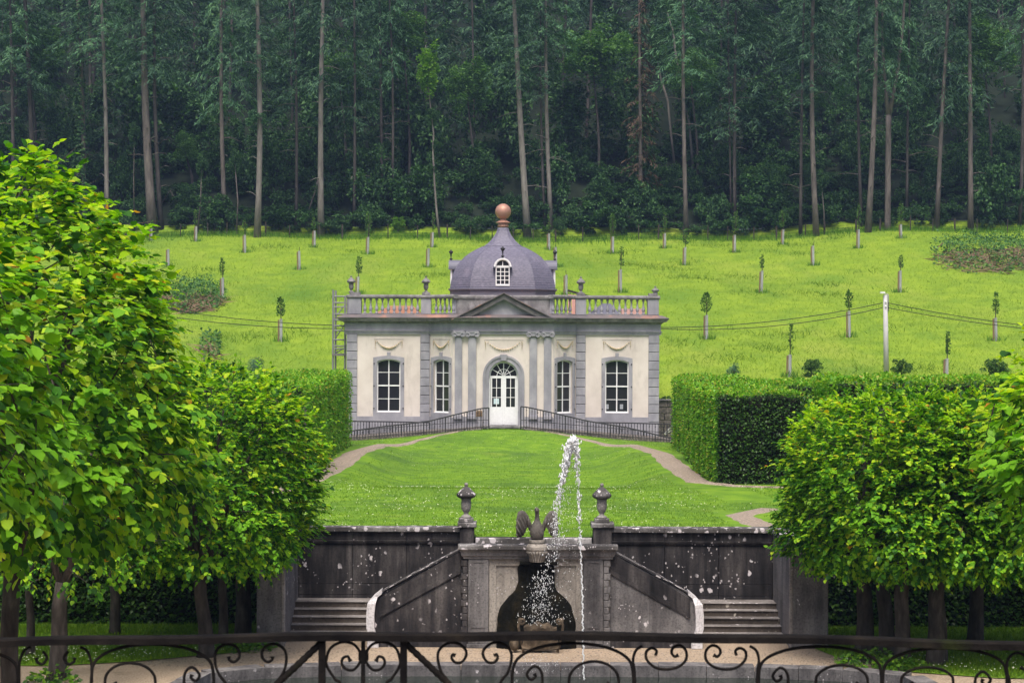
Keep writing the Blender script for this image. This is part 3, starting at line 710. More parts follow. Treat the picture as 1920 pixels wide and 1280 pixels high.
# body: one continuous skin, rings along a bent spine (tail, breast, neck, head, beak)
sp = [((0, .05, -.02), .10, .09), ((0, .02, .04), .135, .12), ((0, -.01, .14), .155, .14), ((0, -.02, .25), .14, .125), ((0, -.03, .34), .10, .09), ((0, -.02, .42), .058, .055), ((0, -.03, .49), .045, .045), ((0, -.05, .56), .042, .045), ((-.005, -.07, .615), .050, .055), ((-.01, -.09, .655), .052, .058), ((-.012, -.10, .69), .034, .04), ((-.012, -.10, .705), .012, .015)]
v = []; f = []; n = 14
for (c, a, b) in sp:
    for k in range(n):
        t = 2 * PI * k / n; rr = 1 + .05 * math.sin(5 * t + c[2] * 30)
        v.append((EX + c[0] + a * rr * math.cos(t), EY + c[1] + b * rr * math.sin(t), ez + c[2]))
for i in range(len(sp) - 1):
    for k in range(n): f.append((i * n + k, i * n + (k + 1) % n, (i + 1) * n + (k + 1) % n, (i + 1) * n + k))
f += [tuple(range(n - 1, -1, -1)), tuple(range((len(sp) - 1) * n, len(sp) * n))]
obj('body', MB().add(v, f), M['statue'], eagle, True)
obj('beak', MB().tube([(EX - .012, EY - .14, ez + .66), (EX - .012, EY - .19, ez + .652), (EX - .012, EY - .215, ez + .625)], [.024, .017, .004], 6), M['statue'], eagle, True)
for sg in (-1, 1):
    # wing: leading edge rises from the shoulder, bends at the wrist, feathers hang to the tip
    lead = [(.07, .22), (.13, .38), (.19, .52), (.26, .61), (.34, .635), (.41, .60), (.44, .47), (.45, .31), (.45, .15)]
    trail = [(.06, .05), (.12, .13), (.165, .21), (.20, .28), (.225, .25), (.25, .17), (.29, .10), (.34, .06), (.40, .05)]
    n = 9; v = []; f = []; K = 6
    for j in range(len(lead)):
        for k in range(K):
            t = k / (K - 1); x = lead[j][0] * (1 - t) + trail[j][0] * t; z = lead[j][1] * (1 - t) + trail[j][1] * t
            th = .045 * (1 - .75 * t) ; rid = .012 * (k % 2); yb = -.02 - .05 * math.sin(PI * j / 8) + .03 * t
            v += [(EX + sg * x, EY + yb - th - rid, ez + z), (EX + sg * x, EY + yb + th * .8, ez + z)]
    for j in range(len(lead) - 1):
        for k in range(K - 1):
            a = 2 * (j * K + k); b = a + 2; c = a + 2 * K; d = c + 2
            f += [(a, b, d, c), (a + 1, c + 1, d + 1, b + 1)]
        a = 2 * j * K; c = a + 2 * K; f.append((a, c, c + 1, a + 1))
        a = 2 * (j * K + K - 1); c = a + 2 * K; f.append((a + 1, c + 1, c, a))
    w = obj('wing', MB().add(v, f), M['statue'], eagle, True)
    for j in range(2, 9):
        x0, z0 = lead[j]; x1, z1 = trail[j]
        obj('feather', MB().tube([(EX + sg * x0, EY - .085, ez + z0 - .02), (EX + sg * (x0 + x1) / 2, EY - .085, ez + (z0 + z1) / 2), (EX + sg * x1, EY - .045, ez + z1 - .015)], [.018, .022, .010], 5), M['statue'], w, True)
obj('perch', MB().lathe([(.17, 0), (.18, .04), (.15, .07), (.11, .09)], EX, EY, 14, ez - .09), M['statue'], eagle, True)

# ------------------------------------------------------------------ water
m, n_, l_, p_ = nmat('falling_water')
p_.inputs['Base Color'].default_value = (.86, .88, .90, 1); p_.inputs['Roughness'].default_value = .18; p_.inputs['Specular IOR Level'].default_value = .6
p_.inputs['Transmission Weight'].default_value = .25; p_.inputs['IOR'].default_value = 1.33
M['spray'] = m
JD = 39.4
jet = thing('water_jet', 'white jet of water rising from the pool and breaking into drops', 'fountain jet', (XX(1094, JD), JD, -.13))
def blob_mesh(name, pos, size, stretch):
    "octahedral drops, stretched"
    base = np.array([(0, 0, 1.), (1, 0, 0), (0, 1, 0), (-1, 0, 0), (0, -1, 0), (0, 0, -1.)])
    F8 = ((0, 1, 2), (0, 2, 3), (0, 3, 4), (0, 4, 1), (5, 2, 1), (5, 3, 2), (5, 4, 3), (5, 1, 4))
    n = len(pos); T = rng.normal(0, .35, (n, 3)) + np.array((0, 0, 1.)); N = rng.normal(0, 1, (n, 3))
    B, T, N = frames(T, N)
    s = np.asarray(size).reshape(-1, 1, 1); st = np.asarray(stretch).reshape(-1, 1, 1)
    v = pos[:, None] + s * (base[None, :, 0:1] * B[:, None] + st * base[None, :, 2:3] * T[:, None] + base[None, :, 1:2] * N[:, None])
    idx = (np.arange(n)[:, None] * 6 + np.concatenate([np.array(q) for q in F8])[None]).ravel()
    return mesh_np(name, v.reshape(-1, 3), np.full(n * 8, 3), idx, True)
# rising stream: a ropy tube that breaks up higher
pts = []; rs = []
for k in range(95):
    py = 1274 - k * 2.7
    px = np.interp(py, [1020, 1100, 1274], [1088.5, 1091.5, 1094.5]) + 1.0 * math.sin(k * .9) + .8 * math.sin(k * 2.3)
    pts.append(P(px, py, JD)); rs.append(np.interp(py, [1020, 1120, 1274], [.013, .017, .016]) * (1 + .35 * math.sin(k * 1.7) * math.sin(k * .61)))
obj('rising_stream', MB().tube(pts, rs, 8), M['spray'], jet, True)
pos, sz, st = [], [], []
def drops(path, n, spread, s0, s1, strt=(1, 2.2)):
    n = int(n * 1.3); path = np.array(path, float); t = rng.random(n)
    xs = np.interp(t, np.linspace(0, 1, len(path)), path[:, 0]) + rng.normal(0, 1, n) * np.interp(t, [0, 1], spread)
    ys = np.interp(t, np.linspace(0, 1, len(path)), path[:, 1]) + rng.normal(0, 2.5, n)
    for x, y in zip(xs, ys): pos.append(P(x, y, JD + rng.normal(0, .12)))
    sz.extend(rng.uniform(s0, s1, n) * .55); st.extend(rng.uniform(*strt, n) * 1.5)
drops([(1088.5, 1022), (1086, 960), (1084, 900), (1082, 862)], 130, (1.6, 2.6), .010, .040, (1, 2.6))
drops([(1082, 862), (1079, 838), (1075, 824)], 120, (2.5, 4.5), .015, .04)
drops([(1076, 823), (1068, 838), (1060, 868), (1055, 900)], 330, (4.5, 3.0), .015, .045, (1.2, 3))
drops([(1055, 896), (1049, 925), (1043, 955)], 130, (3.2, 4), .010, .030, (1, 2.5))
drops([(1068, 845), (1066, 890), (1060, 940)], 60, (5, 8), .006, .018)
pos, sz, st = np.array(pos), np.array(sz), np.array(st)
o = link('broken_crest', blob_mesh('broken_crest', pos, sz, st), M['spray'], jet); o['kind'] = 'stuff'
# ropes of water in the crest
for path in ([(1077, 820), (1070, 830), (1064, 848), (1061, 868), (1056, 886), (1053, 902)], [(1078, 822), (1074, 836), (1072, 850), (1066, 866)], [(1077, 819), (1081, 832), (1082, 846), (1081, 857)]):
    a = np.array(path, float); t = np.linspace(0, 1, 26)
    xs = np.interp(t, np.linspace(0, 1, len(a)), a[:, 0]) + rng.normal(0, .9, 26); ys = np.interp(t, np.linspace(0, 1, len(a)), a[:, 1])
    obj('water_rope', MB().tube([P(x, y, JD) for x, y in zip(xs, ys)], list(np.interp(t, [0, .2, .6, 1], [.02, .036, .022, .008]) * rng.uniform(.55, 1.35, 26)), 7), M['spray'], jet, True)
pos, sz, st = [], [], []
drops([(1043, 955), (1040, 985), (1046, 1010), (1030, 1060), (1018, 1110), (1008, 1165)], 330, (3, 13), .005, .022)
drops([(1062, 930), (1066, 980), (1062, 1040), (1050, 1110), (1040, 1170)], 190, (6, 26), .004, .013)
drops([(1010, 1080), (1012, 1130), (1015, 1170)], 240, (10, 24), .004, .018)
drops([(1010, 1225), (1025, 1262)], 110, (25, 32), .004, .012)
pos, sz, st = np.array(pos), np.array(sz), np.array(st)
o = link('falling_drops', blob_mesh('falling_drops', pos, sz, st), M['spray'], jet); o['kind'] = 'stuff'
# ------------------------------------------------------------------ pavilion
D0, DC = 108.0, 106.6
pav = thing('pavilion', 'pale stone garden pavilion with slate dome and copper ball', 'pavilion', (XX(943, D0), D0, 1.45))
X0 = lambda px: XX(px, D0)
Z0 = lambda py: ZZ(py, D0)
XC = lambda px: XX(px, DC)
ZC = lambda py: ZZ(py, DC)
GB = 0.9
# plain walls, plinth
def wallpiece(x0, x1, z0, z1, Mx=None, y0=0.0, th=.35, mt='plaster', nm='wall'):
    return obj(nm, MB().box(x0, x1, y0, y0 + th, z0, z1), M[mt], pav, M=Mx)
def frame_at(a, b):
    "local frame on a wall from a to b: x along, y inwards, z up, origin in the middle"
    a = np.array(a); b = np.array(b); d = (b - a) / np.linalg.norm(b - a); n = np.array((-d[1], d[0])); c = (a + b) / 2
    return np.array([(d[0], n[0], 0, c[0]), (d[1], n[1], 0, c[1]), (0, 0, 1, 0), (0, 0, 0, 1)]), float(np.linalg.norm(b - a))
ZT, ZP = Z0(627), Z0(781)
def seg_arch(hw, z1, rise, n=9):
    return [(hw - 2 * hw * k / (n - 1), z1 - rise * ((1 - 2 * k / (n - 1)) ** 2)) for k in range(n)]
def arch_window(Mx, cx, label_pane=None, wide=1.0, hooks=True):
    "sash window with eight panes in a grey stone surround; local frame Mx"
    hw, z0, z1, rise = .64 * wide, Z0(773), Z0(674), .12
    T = Matrix(Mx) @ Matrix.Translation((cx, 0, 0))
    inner = [(-hw, z0), (hw, z0)] + seg_arch(hw, z1, rise)
    oh = .84 * wide
    outer = [(-oh, Z0(782)), (oh, Z0(782))] + [(oh - 2 * oh * k / 8, Z0(667.5) - .10 * ((1 - k / 4) ** 2)) for k in range(9)]
    w = obj('window', MB().ring([(x * .90, z + (.07 if i < 2 else -.06)) for i, (x, z) in enumerate(inner)], inner, .12, .20)
            .box(-.03, .03, .13, .19, z0 + .05, z1 - .05).box(-hw * .92, hw * .92, .11, .20, (z0 + z1) / 2 - .035, (z0 + z1) / 2 + .035)
            .box(-hw * .92, hw * .92, .135, .185, z0 + (z1 - z0) * .25 - .016, z0 + (z1 - z0) * .25 + .016).box(-hw * .92, hw * .92, .135, .185, z0 + (z1 - z0) * .75 - .016, z0 + (z1 - z0) * .75 + .016), M['white'], pav, M=T)
    obj('sill', MB().cbox(-hw - .02, hw + .02, .03, .2, z0 - .06, z0 + .012, .01), M['white'], w, M=T)
    obj('surround', MB().ring(inner, outer, -.045, .30), M['bluestone'], w, M=T)
    obj('keystone', MB().prism([(-.075, z1 - .01), (.075, z1 - .01), (.10, Z0(661)), (-.10, Z0(661))], -.075, .1), M['bluestone'], w, M=T)
    zs = [z0 + .06, z0 + (z1 - z0) * .25, (z0 + z1) / 2, z0 + (z1 - z0) * .75, z1 - .03]
    for c in (-1, 1):
        for r in range(4):
            a, b = (.028, hw * .905)
            obj('pane', MB().box(min(c * a, c * b), max(c * a, c * b), .155 + random.uniform(0, .006), .17, zs[r] + .015, zs[r + 1] - .015), M['glass'], w, M=T)
    if hooks:
        for c in (-1, 1):
            for z in (Z0(683), Z0(725), Z0(767)):
                obj('shutter_hook', MB().lathe([(.012, 0), (.035, .01), (.03, .06)], c * (oh - .05), -.06, 6, z), M['iron_far'], w, M=T)
    return w
def festoon(Mx, cx, hw, ztop, drop, amp=.05, lines=True):
    T = Matrix(Mx) @ Matrix.Translation((cx, 0, 0))
    f = MB(); n = 15
    for k in range(n):
        t = k / (n - 1) * 2 - 1; r = .032 + .022 * (1 - t * t) * (1 + .2 * (k % 2))
        f.lathe([(.01, -r), (r * .8, -r * .6), (r, 0), (r * .8, r * .6), (.01, r)], t * hw * .86, -.05, 6, ztop - drop * (1 - t * t))
    for s in (-1, 1):
        for k in range(5):
            r = .042 - .006 * k
            f.lathe([(.01, -r), (r, 0), (.01, r)], s * hw, -.05, 6, ztop + .03 - k * .095)
    o = obj('festoon', f, M['gilt'], pav, M=T, smooth=True); o['kind'] = 'stuff'
    if lines:
        a, b = hw + .12, ztop + .13
        g = obj('panel_moulding', MB().box(-a, a, -.018, .02, b, b + .035).box(-a, -a + .03, -.018, .02, b - .95, b - .002).box(a - .03, a, -.018, .02, b - .95, b - .002), M['plaster'], pav, M=T)
        obj('shadow_strip', MB().box(-a + .032, a - .032, -.006, .01, b - .022, b - .002), M['plaster_shadow'], pav, M=T)  # thin dark strip painting the shadow under the moulding
# wings
for side in (0, 1):
    pL = (lambda p: p) if side == 0 else (lambda p: 1886 - p)
    xa, xb = sorted((X0(pL(650)), X0(pL(806))))
    Mx, L = frame_at((xa, D0), (xb, D0)); cx = (xa + xb) / 2
    wc = X0(pL(729)) - cx
    q = lambda px: X0(pL(px)) - cx
    for a, b in ((670, 707), (751, 788)):
        u, v_ = sorted((q(a), q(b)))
        wallpiece(u, v_, ZP, ZT, Mx)
    wallpiece(wc - .64, wc + .64, Z0(674), ZT, Mx); wallpiece(wc - .64, wc + .64, ZP, Z0(773), Mx)
    wallpiece(-L / 2, L / 2, GB, ZP - .003, Mx, -.05, .4, 'bluestone', 'plinth')
    arch_window(Mx, wc)
    festoon(Mx, wc, .72, Z0(641), .36)
    # rusticated piers, block by block
    for a, b in ((650, 670), (788, 806)):
        u, v_ = sorted((q(a), q(b)))
        n = 10; h = (ZT - Z0(790)) / n
        for k in range(n):
            obj('pier_block', MB().cbox(u, v_, -.075 + random.uniform(-.006, .006), .35, Z0(790) + h * k + .014, Z0(790) + h * (k + 1) - .014, .02), M['bluestone'], pav, M=Mx)
        obj('pier_joint', MB().box(u + .02, v_ - .02, -.045, .3, Z0(790), ZT), M['joint'], pav, M=Mx)
    xo = xa if side == 0 else xb
    obj('side_wall', MB().box(min(xo, xo + (.35 if side == 0 else -.35)), max(xo, xo + (.35 if side == 0 else -.35)), D0 + .36, D0 + 9, GB, Z0(590)), M['bluestone'], pav)
obj('back_wall', MB().box(X0(650) + .36, X0(1236) - .36, D0 + 8.6, D0 + 9, GB, Z0(590)), M['plaster'], pav)
# canted bays
CA, CB = (X0(806), D0), (XC(850), DC)
CA2, CB2 = (XC(1037), DC), (X0(1080), D0)
for a, b in ((CA, CB), (CA2, CB2)):
    Mx, L = frame_at(a, b)
    wallpiece(-L / 2, -.64, ZP, ZT, Mx); wallpiece(.64, L / 2, ZP, ZT, Mx)
    wallpiece(-.64, .64, Z0(674), ZT, Mx); wallpiece(-.64, .64, ZP, Z0(773), Mx)
    wallpiece(-L / 2, L / 2, GB, ZP - .003, Mx, -.04, .4, 'bluestone', 'plinth')
    arch_window(Mx, 0)
    festoon(Mx, 0, .62, Z0(641), .32)
# centre front with the door
Mx, L = frame_at(CB, CA2); cx = (CB[0] + CA2[0]) / 2
q = lambda px: XC(px) - cx
dx, hw = q(944.5), .785
zs, zt = ZC(705), ZC(627)
wallpiece(-L / 2, dx - hw, GB, zt, Mx); wallpiece(dx + hw, L / 2, GB, zt, Mx)
arc = [(dx + hw * math.cos(PI * k / 16), zs + hw * math.sin(PI * k / 16)) for k in range(17)]
obj('wall', MB().prism([(dx + hw, zt), (dx - hw, zt)] + arc[::-1], 0, .35), M['plaster'], pav, M=Mx)
for a, b in ((850, 905), (984, 1037)):
    obj('plinth', MB().box(q(a), q(b), -.05, .05, GB, ZC(781)), M['bluestone'], pav, M=Mx)
festoon(Mx, dx, .98, ZC(642), .40)
for a, b in ((853, 866.5), (878, 893), (993, 1007), (1020, 1034)):
    u, v_ = q(a), q(b)
    pi_ = obj('pilaster', MB().cbox(u, v_, -.10, .05, ZC(778), ZC(632), .008), M['bluestone'], pav, M=Mx)
    obj('base', MB().cbox(u - .04, v_ + .04, -.19, .04, ZC(786), ZC(778), .03), M['bluestone'], pi_, M=Mx)
    obj('abacus', MB().box(u - .07, v_ + .07, -.21, .05, ZC(623.5), ZC(621.2)), M['bluestone'], pi_, M=Mx)
    obj('echinus', MB().box(u - .02, v_ + .02, -.18, .05, ZC(630), ZC(623.5)), M['bluestone'], pi_, M=Mx)
    for s, x in ((-1, u - .02), (1, v_ + .02)):
        pts = []
        for k in range(20):
            t = k / 19 * 3.2 * PI; r = .155 - .034 * t / PI
            pts.append((x + s * r * math.cos(t + PI / 2) * -1 , -.20, ZC(627.3) + r * math.sin(t + PI / 2)))
        obj('volute', MB().tube(pts, .036, 5), M['bluestone'], pi_, smooth=True, M=Mx)
door = obj('door', MB(), M['white'], pav)
dm = MB()
zd = ZC(797)
inn = [(dx - hw, zd), (dx + hw, zd)] + arc
aw = hw * .89
arc2 = [(dx + aw * math.cos(PI * k / 16), zs + aw * math.sin(PI * k / 16)) for k in range(17)]
dm.ring([(dx - aw, zd + .005), (dx + aw, zd + .005)] + arc2, inn, .14, .24)
dm.box(dx - aw, dx + aw, .13, .24, zs - .12, zs + .01)                    # transom
dm.box(dx - .05, dx + .05, .12, .23, zd + .03, zs - .12)                   # meeting stiles
zl = ZC(766)
for s in (-1, 1):
    a, b = sorted((dx + s * .052, dx + s * aw))
    dm.box(a, b, .14, .22, zd + .02, zl)                                   # lower leaf
    dm.box(a + .09, b - .09, .13, .16, zd + .12, zl - .10)
    dm.box(a, b, .14, .22, zl + .002, zl + .09)
    dm.box(a + (.02 if s < 0 else 0), a + .085, .145, .22, zl + .09, zs - .12); dm.box(b - .085, b, .145, .22, zl + .09, zs - .12)
    m_ = (a + b) / 2
    dm.box(m_ - .018, m_ + .018, .15, .21, zl + .09, zs - .12)
    hh = (zs - .12 - zl - .09) / 3
    for k in (1, 2): dm.box(a + .086, b - .086, .152, .208, zl + .09 + hh * k - .015, zl + .09 + hh * k + .015)
for k in range(1, 6):
    t = PI * k / 6
    dm.bar((dx + .08 * math.cos(t), .19, zs + .03 + .08 * math.sin(t)), (dx + aw * math.cos(t), .19, zs + aw * math.sin(t)), .05, .035)
for k in range(12):
    t0, t1 = PI * k / 12, PI * (k + 1) / 12
    dm.bar((dx + .36 * math.cos(t0), .185, zs + .01 + .36 * math.sin(t0)), (dx + .36 * math.cos(t1), .185, zs + .01 + .36 * math.sin(t1)), .05, .03)
dm.lathe([(.09, 0), (.09, .06)], dx, .19, 10, zs)
v = np.array(dm.v) @ Mx[:3, :3].T + Mx[:3, 3]
door.data.from_pydata([tuple(p_) for p_ in v], [], dm.f); door.data.update()
for s in (-1, 1):
    a, b = sorted((dx + s * .052, dx + s * aw)); m_ = (a + b) / 2
    for (u, w_) in ((a + .085, m_ - .018), (m_ + .018, b - .085)):
        for k in range(3):
            obj('pane', MB().box(u, w_, .175, .19, zl + .09 + hh * k + .012, zl + .09 + hh * (k + 1) - .012), M['glass'], door, M=Mx)
for k in range(6):
    t0, t1 = PI * k / 6 + .03, PI * (k + 1) / 6 - .03
    for r0, r1 in ((.375, aw - .01), (.10, .345)):
        pl = [(dx + r0 * math.cos(t0), zs + r0 * math.sin(t0) + .01), (dx + r1 * math.cos(t0), zs + r1 * math.sin(t0) + .01), (dx + r1 * math.cos((t0 + t1) / 2), zs + r1 * math.sin((t0 + t1) / 2) + .01), (dx + r1 * math.cos(t1), zs + r1 * math.sin(t1) + .01), (dx + r0 * math.cos(t1), zs + r0 * math.sin(t1) + .01)]
        obj('pane', MB().prism(pl, .20, .215), M['glass'], door, M=Mx)
obj('backing', MB().box(dx - aw, dx + aw, .235, .25, zd, zs + aw * .5), M['iron_far'], door, M=Mx)
oa = hw + .33
outl = [(dx - oa, zd - .03), (dx + oa, zd - .03)] + [(dx + oa * math.cos(PI * k / 16), zs + oa * math.sin(PI * k / 16)) for k in range(17)]
obj('surround', MB().ring(inn, outl, -.07, .32), M['bluestone'], door, M=Mx)
obj('surround_moulding', MB().ring([(dx + (x - dx) * .90, z if i < 2 else zs + (z - zs) * .90) for i, (x, z) in enumerate(outl)], outl, -.11, -.06), M['bluestone'], door, M=Mx)
obj('keystone', MB().prism([(dx - .13, ZC(676)), (dx + .13, ZC(676)), (dx + .19, ZC(664.5)), (dx - .19, ZC(664.5))], -.19, .05), M['bluestone'], door, M=Mx)
obj('threshold', MB().cbox(dx - hw - .3, dx + hw + .3, -.7, .3, ZC(801.5), ZC(797), .015), M['weathered'], door, M=Mx)
nt = obj('notice', MB().box(q(926), q(936), .168, .174, ZC(757.5), ZC(747)), plain('paper', (.55, .68, .72), .8), door, M=Mx)
# papers behind the lower panes of the wing window by the stone wall
for a, b in ((1137, 1142), (1163, 1169)):
    obj('paper_sheet', MB().box(X0(a), X0(b), D0 + .150, D0 + .154, Z0(766), Z0(757)), plain('grey_paper', (.30, .32, .36), .8), pav)

# entablature, cornice and flashing follow the facade
PATH = [(X0(650) - .02, D0 + 9), (X0(650) - .02, D0 - .02), (X0(806), D0 - .02), (XC(850), DC - .02), (XC(1037), DC - .02), (X0(1080), D0 - .02), (X0(1236) + .02, D0 - .02), (X0(1236) + .02, D0 + 9)]
def Zs(l): return [(o_, Z0(z)) for o_, z in l]
obj('architrave', MB().sweep(PATH, Zs([(-.05, 627), (.07, 627), (.07, 624.5), (.10, 624.2), (.10, 622), (.15, 621.2), (.15, 620.5), (-.05, 620.5)])), M['bluestone'], pav)
obj('frieze', MB().sweep(PATH, Zs([(-.05, 620.5), (.06, 620.5), (.06, 607), (-.05, 607)])), M['bluestone'], pav)
obj('cornice', MB().sweep(PATH, Zs([(-.05, 607), (.09, 607), (.13, 605.4), (.18, 604.6), (.20, 603.4), (.38, 602.4), (.40, 600), (.46, 598.2), (.48, 596.8), (-.05, 596.2)])), M['weathered'], pav)
obj('flashing', MB().sweep(PATH, Zs([(.40, 596.5), (.49, 596.5), (.49, 596.0), (.10, 590.5), (-.05, 590.5)])), M['flashing'], pav)
obj('roof_slab', MB().add([(x, y, Z0(591)) for x, y in [(PATH[0][0], D0 + 9)] + PATH[1:7] + [(PATH[7][0], D0 + 9)]], [tuple(range(8))]), M['copper'], pav)
# parapet base, rails, balusters, pedestals
def shift(i0, i1): return PATH[i0:i1]
for i0, i1, nm in ((1, 4, 0), (4, 7, 1)):
    pth = PATH[i0:i1]
    pth = [(PATH[0][0], D0 + 6)] + pth if nm == 0 else pth + [(PATH[7][0], D0 + 6)]
    obj('parapet_base', MB().sweep(pth, Zs([(-.36, 591), (-.02, 591), (-.02, 588.5), (-.05, 588), (-.33, 588)])), M['weathered'], pav)
    obj('handrail', MB().sweep(pth, Zs([(-.34, 560.5), (-.04, 560.5), (-.02, 559.5), (.02, 558.5), (.03, 556), (-.01, 554), (-.06, 553.2), (-.34, 553.2)])), M['weathered'], pav)
BAL = [(.085, 0), (.085, .05), (.05, .075), (.045, .10), (.085, .17), (.098, .25), (.080, .33), (.048, .44), (.04, .55), (.04, .62), (.058, .66), (.045, .69), (.075, .72), (.075, .80)]
bme = bpy.data.meshes.new('baluster')
bb = MB().lathe(BAL, 0, 0, 10); bme.from_pydata(bb.v, [], bb.f); bme.update()
bme.polygons.foreach_set('use_smooth', np.ones(len(bme.polygons), bool)); bme.materials.append(M['bluestone'])
def baluster(x, y):
    o = bpy.data.objects.new('baluster', bme); COL.objects.link(o); o.parent = pav
    o.matrix_parent_inverse = Matrix.Translation(pav.location).inverted(); o.location = (x, y, Z0(588))
for pa, pb in ((678, 788), (1100, 1212)):
    for k in range(10): baluster(X0(pa + (pb - pa) * (k + .5) / 10), D0 + .17)
for (a, b) in ((CA, CB), (CA2, CB2)):
    a, b = np.array(a), np.array(b); dd = (b - a) / np.linalg.norm(b - a); nn = np.array((-dd[1], dd[0]))
    for k in range(5):
        t = (.16 + .74 * k / 4) if a[0] < b[0] and a[1] > b[1] else (.10 + .74 * k / 4)
        p_ = a + (b - a) * t + nn * .18; baluster(p_[0], p_[1])
PED = [(653, 677), (789, 808), (1079, 1099), (1214, 1235)]
for i, (a, b) in enumerate(PED):
    x0, x1 = X0(a), X0(b)
    pd = obj('pedestal', MB().cbox(x0, x1, D0 - .06, D0 + .52, Z0(590), Z0(560), .02), M['bluestone'], pav)
    obj('cap', MB().cbox(x0 - .07, x1 + .07, D0 - .13, D0 + .58, Z0(560), Z0(554), .05), M['weathered'], pd)
    obj('cap_block', MB().cbox(x0 + .06, x1 - .06, D0 - .02, D0 + .5, Z0(554), Z0(549), .02), M['weathered'], pd)
ul = ['dark lidded roof urn on the parapet corner beside the scaffolding', 'dark lidded roof urn on parapet between the scaffold corner and the dome', 'dark lidded roof urn on the parapet just beyond the dome, by the tilted boards', 'squat dark finial on the parapet corner facing the utility pole']
for i, px in enumerate((657.5, 798, 1089, 1229)):
    x, y, z = X0(px), D0 + .22, Z0(549)
    u = thing('roof_urn', ul[i], 'urn', (x, y, z), 'urns on the pavilion parapet')
    if i < 3:
        s = 1.06
        obj('body', MB().lathe([(r * s, q_ * s) for r, q_ in URN[:10]], x, y, 16, z), M['weathered'], u, True)
        obj('lid', MB().lathe([(r * s * .95, q_ * s) for r, q_ in URN[9:17]], x, y, 16, z), M['weathered'], u, True)
        obj('finial', MB().lathe([(r * s, q_ * s) for r, q_ in URN[16:]], x, y, 10, z), M['weathered'], u, True)
    else:
        obj('body', MB().lathe([(.15, 0), (.11, .04), (.12, .08), (.19, .12), (.21, .17), (.18, .22), (.12, .26), (.07, .29)], x, y, 16, z), M['weathered'], u, True)
        obj('finial', MB().lathe([(.06, 0), (.035, .03), (.06, .08), (.02, .12)], x, y, 10, z + .28), M['weathered'], u, True)
# solid centre parapet
obj('centre_parapet', MB().sweep([(XC(848), DC + 1.3), (XC(848), DC + .32), (XC(1040), DC + .32), (XC(1040), DC + 1.3)], [(-.3, ZC(592)), (.0, ZC(592)), (.0, ZC(561)), (.05, ZC(560)), (.07, ZC(556)), (.02, ZC(553)), (-.3, ZC(553))]), M['weathered'], pav)
for px in (851, 1035):
    obj('parapet_pier', MB().cbox(XC(px - 4), XC(px + 4), DC + .26, DC + .6, ZC(590), ZC(561), .02), M['bluestone'], pav)
# pediment
YP = DC - .50
def pc(px, py, d=106.1): return (XX(px, d), ZZ(py, d))
obj('tympanum', MB().prism([pc(866, 600), pc(1022, 600), pc(944.5, 558)], DC - .12, DC + .3), M['bluestone'], pav)
for k, (a, b, c, d) in enumerate((((846, 601), (944.5, 550.5), (944.5, 561), (870, 600.5)), ((944.5, 550.5), (1043, 601), (1019, 600.5), (944.5, 561)))):
    pl = [pc(*d), pc(*c), pc(*b), pc(*a)] if k == 0 else [pc(*c), pc(*b), pc(*a), pc(*d)][::1]
    pl = [pc(*d), pc(*c), pc(*b), pc(*a)] if k == 0 else [pc(*d), pc(*c), pc(*b), pc(*a)]
    obj('raking_cornice', MB().prism(pl, YP + .1, DC + .25), M['rake'], pav)
    a2, b2 = ((846, 600.5), (944.5, 550)) if k == 0 else ((944.5, 550), (1043, 600.5))
    p0, p1 = pc(*a2), pc(*b2)
    obj('raking_flashing', MB().prism([p0, p1, (p1[0], p1[1] + .05), (p0[0], p0[1] + .05)], YP, DC + .32), M['flashing'], pav)
    a3, b3 = ((872, 598.5), (944.5, 561.5)) if k == 0 else ((944.5, 561.5), (1017, 598.5))
    p0, p1 = pc(*a3), pc(*b3)
    obj('raking_moulding', MB().prism([(p0[0], p0[1] - .06), (p1[0], p1[1] - .06), (p1[0], p1[1] + .08), (p0[0], p0[1] + .08)], YP + .25, DC + .2), M['bluestone'], pav)

# ------------------------------------------------------------------ dome: chamfered square in plan, slate courses stepped
DD = 110.3; DXC = XX(942, DD); HW0 = 99 / F * DD; DYC = DD + HW0
prof = [(541.5, 99), (530, 97.3), (518.5, 94.7), (503.6, 89.5), (493, 83), (480, 72), (472.4, 62), (465, 50), (459, 38)]
def octo(hw, z, ch=.388):
    c = hw * ch; a = hw - c
    return [(DXC + x, DYC + y, z) for x, y in ((-a, -hw), (a, -hw), (hw, -a), (hw, a), (a, hw), (-a, hw), (-hw, a), (-hw, -a))]
def courses(pts, n, lip):
    py = np.array([p_[0] for p_ in pts]); h = np.array([p_[1] for p_ in pts])
    s = np.concatenate([[0], np.cumsum(np.hypot(np.diff(py), np.diff(h)))]); t = np.linspace(0, s[-1], n + 1)
    return [(ZZ(np.interp(q_, s, py), DD), np.interp(q_, s, h) / F * DD) for q_ in t]
def slate_shell(name, pts, n, lip, parent):
    r = courses(pts, n, lip); mb = MB()
    for i in range(n):
        z0, h0 = r[i]; z1, h1 = r[i + 1]
        lo = octo(h0 + lip, z0 - .015); up = octo(h1 + lip * .25, z1 + .004)
        und = octo(h0 - .04, z0 - .01)
        v = lo + up + und
        mb.add(v, [(k, (k + 1) % 8, 8 + (k + 1) % 8, 8 + k) for k in range(8)] + [(16 + k, 16 + (k + 1) % 8, (k + 1) % 8, k) for k in range(8)])
    return obj(name, mb, M['slate'], parent)
dome = slate_shell('dome', prof, 24, .05, pav); dome['kind'] = 'stuff'
for k in range(8):           # hip ridges of the dome
    r = courses(prof, 30, .03); pts = [octo(h + .02, z)[k] for z, h in r]
    obj('hip', MB().tube(pts, .018, 4), M['slate'], dome)
sk = slate_shell('spire_skirt', [(458.5, 37), (456, 33.5), (452, 28.5), (447, 23.5), (437, 16), (428, 11.5), (422, 10)], 14, .02, pav); sk['kind'] = 'stuff'
